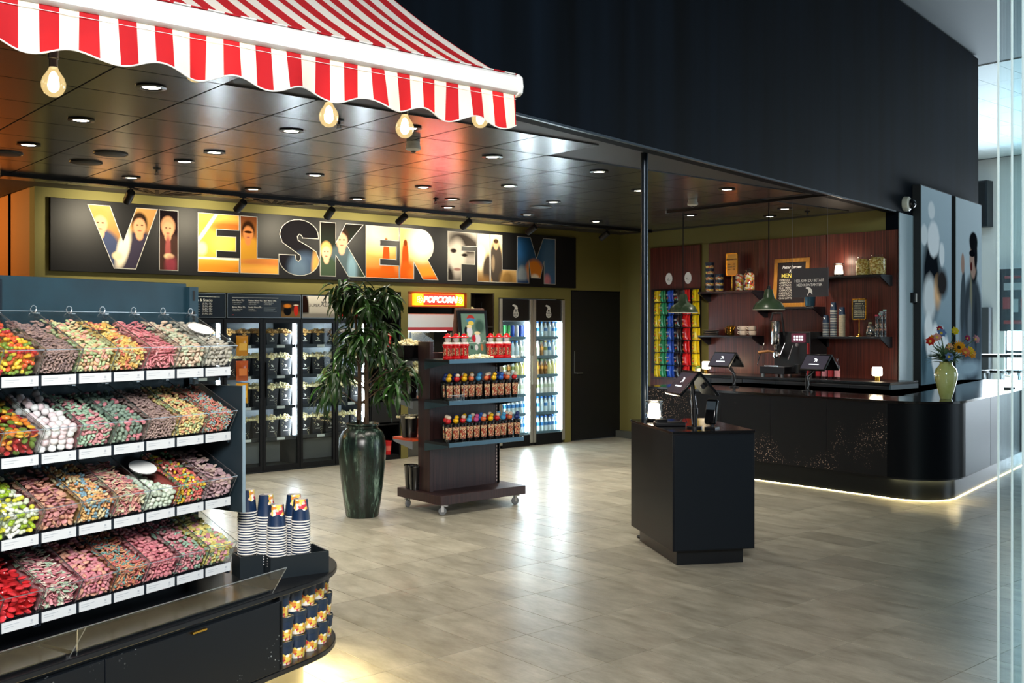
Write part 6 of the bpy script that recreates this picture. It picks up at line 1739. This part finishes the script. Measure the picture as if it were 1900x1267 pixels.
# hanging notice
hn = thing('hanging_notice', 'grey hanging notice reading HER KAN DU BETALE MED KONTANTER', 'sign', (9.3, 6.345, 1.965), R(-90))
NT = P('notice_grey', '3a3a40', .5)
MB().box(0, .44, -.003, .003, 0, .30).build('board', NT, hn)
lettering('HER KAN DU BETALE', .042, (.215, -.0045, .17), INK_W, hn, bold=.015, sx=.88)
lettering('MED KONTANTER', .042, (.215, -.0045, .125), INK_W, hn, bold=.015, sx=.88)
emblem(.215, .06, .09, INK_W, hn, -.004)
for x in (.01, .43): MB().tube([(x, 0, .29), (x, 0, 1.05)], .0012, 5).build('wire', P('wire_grey', '5a6066', .4), hn)
# pendant lamps on a ceiling rail
tr = thing('pendant_rail', 'thin black ceiling rail carrying the pendant lamps', 'rail', (9.22, 8.0, 2.99))
MB().box(-.015, .015, -2.2, 0, 0, .03).build('rail', BLACK, tr)
MB().box(-.02, .02, 0, .02, -.004, .032).build('end_cap', P('cap_steel', '8a8f94', .3, .6), tr)
def pendant(label, y, z):
    t = thing('pendant_lamp', label, 'pendant lamp', (9.25, y, z), 0, 'green pendant lamps over the bar')
    G = P('green_enamel', '2f3f2c', .3, noise=((3, 3, 3), '374a33', .3, .7))
    MB().lathe([(.172, 0), (.170, .012), (.135, .075), (.07, .115), (.062, .125), (.045, .20), (.040, .215), (.0, .218)], 32).build('shade', G, t)
    MB().lathe([(.171, -.006), (.168, .002), (.130, .072), (.06, .112), (0, .112)], 32).build('inner_shade', P('shade_white', 'f0ead8', .5), t)
    MB().ball((0, 0, .05), (.045, .045, .045), 14, 8).build('bulb', P('pendant_bulb', 'fff0d0', .5, emit='ffe8bc', es=40), t)
    MB().lathe([(.02, .21), (.02, .25), (.008, .26)], 12).build('cap', BLACK, t)
    MB().tube([(0, 0, .25), (0, 0, 2.99-z)], .007, 6).build('cord', BLACK, t)
    spot_light('lamp', t, (0, 0, .01), (0, 0, -1), 20, (1, .85, .62), 140, .6, .05)
pendant('green enamel pendant lamp before the sweets bags', 7.79, 1.82)
pendant('green enamel pendant lamp before the framed menu', 6.60, 1.84)
# sweets bags hung on the panel
PRC = P('price_disc', 'e6e4de', .5)
for k, y in enumerate((9.66, 9.31)):
    t = thing('price_disc', 'round white price disc above the bags, %s' % ['above the blue column', 'above the red column'][k], 'sign', (11.165, y, 2.335), R(-90))
    MB().slab([(.062*math.cos(2*math.pi*i/24), .083*math.sin(2*math.pi*i/24)) for i in range(24)], -.006, 0).build('disc', PRC, t, smooth=0)
    lettering('45,-', .045, (0, -.0075, -.012), INK_D, t)
rk2 = thing('bag_rack', 'black hook rack for sweets bags on the first wood panel', 'rack', (11.165, 9.98, 0), R(-90))
MB().box(0, .90, -.02, 0, .98, 2.19).build('board', P('rack_black', '0c0a0c', .5), rk2)
for k in range(8): MB().box(.01, .89, -.028, -.02, 2.150-.178*k, 2.160-.178*k).build('hook_rail', DARK, rk2)
def bag_mesh(key, c):
    b = MB(); n = 8; m_ = 8; vs = []; fs = []
    for sgn in (-1, 1):
        for j in range(m_):
            for i in range(n):
                u = i/(n-1)*2-1; v = j/(m_-1)*2-1
                bl = max(0, 1-u*u)**.6*max(0, 1-v**4)**.5*.026
                vs.append((u*(.058 - .006*v), sgn*bl + .002*math.sin(5*u+3*v), v*.083))
    for s_ in range(2):
        for j in range(m_-1):
            for i in range(n-1):
                a = s_*m_*n + j*n+i
                fs.append((a, a+1, a+1+n, a+n) if s_ == 0 else (a+n, a+n+1, a+1, a))
    return b.add(vs, fs).mesh('sweets_bag', P('bag_film_' + key, c, .28, coat=.5, bump=((30, 30, 30), .5)), 60)
COLS = [('yellow', 'e0c010', 9.84, .10), ('green', '1f8a5a', 9.735, .10), ('blue', '1a50c0', 9.60, .12), ('dark brown', '1c1416', 9.455, .115), ('red', 'd01418', 9.31, .125), ('bright yellow', 'efd010', 9.145, .15)]
WT = P('bag_text_white', 'e8e4dc', .4); BT = P('bag_text_brown', '3a1c10', .4)
dots = [('c8342a', .012, -.025), ('e08a2a', -.016, -.035), ('3a8a4a', -.002, -.045), ('d8c83a', .018, -.048)]
for nm, c, y, w in COLS:
    me = bag_mesh(nm, c)
    for r_ in range(7):
        z = 2.085 - .178*r_
        t = thing('sweets_bag', '%s sweets bag, %s row of the bag rack' % (nm, ['top', 'second', 'third', 'fourth', 'fifth', 'sixth', 'lowest'][r_]), 'sweets bag', (11.095 + .01*rnd(), y + .008*(rnd()-.5), z), R(-90) + R(-24 + 16*(rnd()-.5)), 'bags of sweets on the hook rack')
        o = obj('pouch', me, t); o.scale = (w/.116, 1, 1)
        lettering('Maltesers' if nm == 'red' else "m&m's", .020 if nm == 'red' else .036, (-.004, -.030, .02), BT if 'yellow' in nm else WT, t, bold=.02, shear=.15 if nm == 'red' else 0)
        if r_ < 6:
            for q, (dc, dx, dz) in enumerate(dots[:3] if nm != 'red' else dots[1:2]):
                MB().ball((dx, -.0265, dz), (.015, .005, .015), 8, 5).build('printed_drop', P('drop_' + dc, dc, .3), t)
        o = obj('pouch', me, t, (.012, .03, .002), R(6)); o.scale = (w/.116, 1, 1); part_label(o, 'second bag hanging right behind')

# ================================================================== posters on the navy wall, camera, flowers
def fpt(x, t, z): c, s = math.cos(FAN), math.sin(FAN); return (x - s*t, fascia_y(x) + c*t, z)
for k, x0 in enumerate((11.66, 13.05)):
    t = thing('film_poster', ['tall pale poster with dark rounded shapes beside the bar', 'tall pale poster of a cheering man in a jacket'][k], 'poster', fpt(x0, -.10, .80), FAN)
    MB().box(0, 1.24, .006, .10, 0, 2.56).build('light_box', P('poster_box_black', '0a0d11', .5), t)
    if k == 0:
        shp = [(.5, .35, .8, .45, '6a8694', .5), (.42, 1.50, .36, .5, '14181e', .3), (.5, 1.95, .24, .22, 'e2e7ea', .12), (.35, 1.22, .24, .27, 'd6dcde', .25), (.66, 1.30, .13, .17, 'e8b888', .5), (.85, 1.42, .22, .18, '2f2c2c', .3), (.42, 2.30, .13, .11, 'd8dfe2', .15), (.14, 1.98, .13, .13, 'd8dfe2', .15), (.84, 1.78, .11, .15, 'dfe5e8', .15), (.3, .78, .17, .26, 'e6ecee', .15), (.56, .62, .16, .30, 'eef2f3', .15), (.84, .60, .15, .26, 'e4eaed', .15), (.64, .36, .13, .2, 'e6ecee', .2), (1.02, .48, .15, .26, 'eaeff1', .15), (.12, .5, .1, .3, '3f5560', .4)]
        pmt = print_mat('poster_print_a', 'aebfc8', '6f8a98', shp, 0, 2.56, .7, .04)
    else:
        shp = [(.75, .75, .55, .75, '4a555f', .15), (.8, 1.1, .42, .45, '3a4248', .15), (.33, 1.22, .11, .42, '3f484e', .15, 6), (.85, 1.60, .17, .14, '1f2326', .2), (.82, 1.78, .17, .26, '9a7f72', .1), (.84, 2.02, .20, .14, '121317', .12), (.95, 1.85, .08, .2, '16171b', .2), (.77, 1.86, .14, .045, '0c0d12', .1), (.73, 1.68, .05, .06, '4a1f1e', .2), (.33, 1.70, .08, .14, '9a7f72', .12), (.72, 1.25, .06, .3, '7a7866', .3), (.66, .9, .1, .3, '6a7278', .3), (.95, .9, .08, .35, '2a3036', .3), (.6, .3, .6, .1, '8fa4b0', .4)]
        pmt = print_mat('poster_print_b', 'b5c2c8', '8fa2ac', shp, 0, 2.56, .7, .02)
    MB().slab(rect(.012, 1.228, .012, 2.548), -.001, .006).build('print', pmt, t, smooth=0)
    MB().slab(rect(.0, 1.24, .0, .09), -.0025, .0).build('white_border', P('poster_border', 'dfe7ea', .4), t, smooth=0)
t = thing('security_camera', 'white dome security camera on the navy wall', 'camera', fpt(11.36, -.0, 3.10), FAN)
Xc = Matrix.Rotation(R(90), 4, 'X')
MB().lathe([(.0, 0), (.085, 0), (.09, .01), (.085, .06), (.07, .07), (0, .07)], 22, X=Xc).build('housing', P('camera_white', 'd8d2c0', .4), t)
MB().ball((.02, -.075, 0), (.058, .058, .058), 16, 9).build('dome', P('camera_dome', '0a0c10', .08), t)
t = thing('wall_switch', 'small white switch box on the edge beside the poster', 'switch', fpt(11.60, -.05, 2.0), FAN)
MB().box(-.05, .06, 0, .05, -.06, .06).build('box', BLACK, t)
MB().box(.02, .06, -.006, 0, -.05, .05).build('plate', WHITE, t)
# flower vase
vs_ = thing('flower_vase', 'pale yellow vase of bright flowers on the bar corner', 'vase', (9.70, 4.86, .9505))
VZ = P('yellow_glass_vase', 'b8b56a', .15, noise=((9, 9, 9), 'cfcb8a', .35, .7), coat=.5)
MB().lathe([(.050, 0), (.054, .005), (.075, .08), (.100, .18), (.106, .24), (.095, .29), (.064, .325), (.056, .345), (.062, .362), (.056, .362), (.05, .345), (.06, .32), (0, .30)], 30).build('body', VZ, vs_)
r5 = random.Random(3)
def bloom(kind, p, d, c, s):
    q = Vector(d).to_track_quat('Z', 'Y').to_matrix().to_4x4(); q.translation = Vector(p)
    fl = thing('bloom', kind, 'x'); del fl['category']; fl.parent = vs_
    pc = P('petal_' + c, c, .5)
    n_ = 16 if kind == 'sunflower' else 7
    b = MB()
    for k in range(n_):
        for ly in range(2):
            a = 2*math.pi*(k+.5*ly)/n_; L_ = s*(1-.12*ly); w_ = s*(.16 if n_ > 10 else .36)
            X_ = q @ Matrix.Rotation(a, 4, 'Z') @ Matrix.Rotation(R(-18-14*ly), 4, 'Y')
            b.add([(s*.2, 0, 0), (s*.6, -w_, .01), (L_, 0, .0), (s*.6, w_, .01)], [(0, 1, 2, 3)], 0, X_)
    b.build('petals', pc, fl, smooth=0)
    MB().ball((0, 0, .004), (s*.38, s*.38, s*.16), 12, 6, X=q).build('flower_centre', P('centre_dark', '241408', .8) if kind == 'sunflower' else P('centre_yellow', 'd8b040', .7), fl)
    e_ = Vector((0, 0, .33))
    MB().tube([e_, (e_+Vector(p))/2 + Vector((0, 0, .02)), Vector(p) - Vector(d).normalized()*.005], .003, 6).build('stem', P('stem_green', '3a5a2a', .6), fl)
# in the vase frame, screen-right is (.76,-.65), towards the viewer is (-.65,-.76)
def fp(r_, u_, f_=.03): return (.7615*r_ - .6481*f_, -.6481*r_ - .7615*f_, u_)
TV = (-.65, -.76, .25)
for kd, r_, u_, f_, c, s in [('sunflower', .085, .50, .08, 'e09a14', .062), ('pale blossom', -.005, .51, .08, 'd8a07a', .034), ('pink blossom', -.105, .60, .04, 'd89a90', .04), ('red blossom', -.175, .56, .05, 'c0281c', .042), ('orange blossom', -.14, .585, .02, 'd88a1c', .035),
                          ('blue blossom', -.06, .64, .03, '5f78a8', .042), ('crimson blossom', -.065, .68, .0, 'a81c2c', .03), ('yellow blossom', .07, .66, .03, 'd8c020', .038), ('magenta blossom', .19, .59, .03, '982050', .032), ('rose blossom', .285, .58, .0, 'c08a94', .04),
                          ('coral blossom', .14, .455, .1, 'd0683c', .045), ('golden blossom', .20, .47, .06, 'd8b01c', .04), ('amber blossom', .225, .44, .03, 'd8901c', .05), ('periwinkle blossom', -.015, .41, .1, '6a80b0', .042)]:
    bloom(kd, fp(r_, u_, f_), (TV[0]+r_*1.2, TV[1]-r_, TV[2]), c, s*1.22)
b = MB()
for k in range(95):
    a = r5.random()*6.28; el = -.2-1.0*r5.random()
    v = leaf_mesh(.12+.10*r5.random(), .017, .7, 1)
    b.add(v.v, v.f, 0, Matrix.Translation((0, 0, .35+.06*r5.random())) @ Euler((0, el, a)).to_matrix().to_4x4())
o = b.build('foliage', P('vase_leaf', '4a6a42', .5, noise=((20, 20, 20), '7a9070', .3, .7)), vs_, smooth=60); o['kind'] = 'stuff'

# ================================================================== hall furniture and glass
for k, (x, y) in enumerate([(20.6, 9.62), (20.9, 9.42), (21.2, 9.2)]):
    t = thing('bar_stool', 'black bar stool with splayed pale legs, %s from the poster wall' % ['first', 'second', 'third'][k], 'stool', (x, y, 0), R(20), 'bar stools in the hall')
    MB().cyl((0, 0, .72), .19, .05, 20).build('seat', BLACK, t)
    for a in range(4):
        c_, s_ = math.cos(a*math.pi/2+.785), math.sin(a*math.pi/2+.785)
        MB().bar((.12*c_, .12*s_, .73), (.24*c_, .24*s_, 0), .035).build('leg', P('stool_leg', '9aa4aa', .4), t)
    MB().tube([(.19*math.cos(q*math.pi/6), .19*math.sin(q*math.pi/6), .25) for q in range(13)], .01).build('foot_ring', BLACK, t)
ht_ = thing('high_table', 'black high table in front of the hall windows', 'table', (21.2, 9.75, 0), R(-55))
MB().box(-.9, .9, -.3, .3, 1.02, 1.08).build('table_top', BLACK, ht_)
for x in (-.8, .8):
    for y in (-.24, .24): MB().box(x-.03, x+.03, y-.03, y+.03, 0, 1.02).build('leg', BLACK, ht_)
GEDGE = P('daylit_glass_edge', 'b4ccd2', .3)  # pale colour stands in for daylight carried along the sheets
GS = clear('partition_glass', (.90, .96, .97), .02, .03)
ga = math.atan2(-.256, .964)
for k, (px_, y_) in enumerate([(4.040, 1.815), (4.08, 1.780), (4.112, 1.752), (4.15, 1.72)]):
    t = thing('glass_partition', 'upright glass sheet, %s edge counted from the bar' % ['first', 'second', 'third', 'fourth'][k], 'glass panel', (px_, y_, 0), ga, 'parallel glass sheets at the frame edge')
    MB().box(.006, .9, -.004, .004, .02, 4.2).build('sheet', GS, t, smooth=0)
    MB().box(0, .006, -.003, .003, .02, 4.2).build('bright_edge', GEDGE, t, smooth=0)
    MB().box(0, .9, -.012, .012, 0, .02).build('floor_channel', STEEL, t)
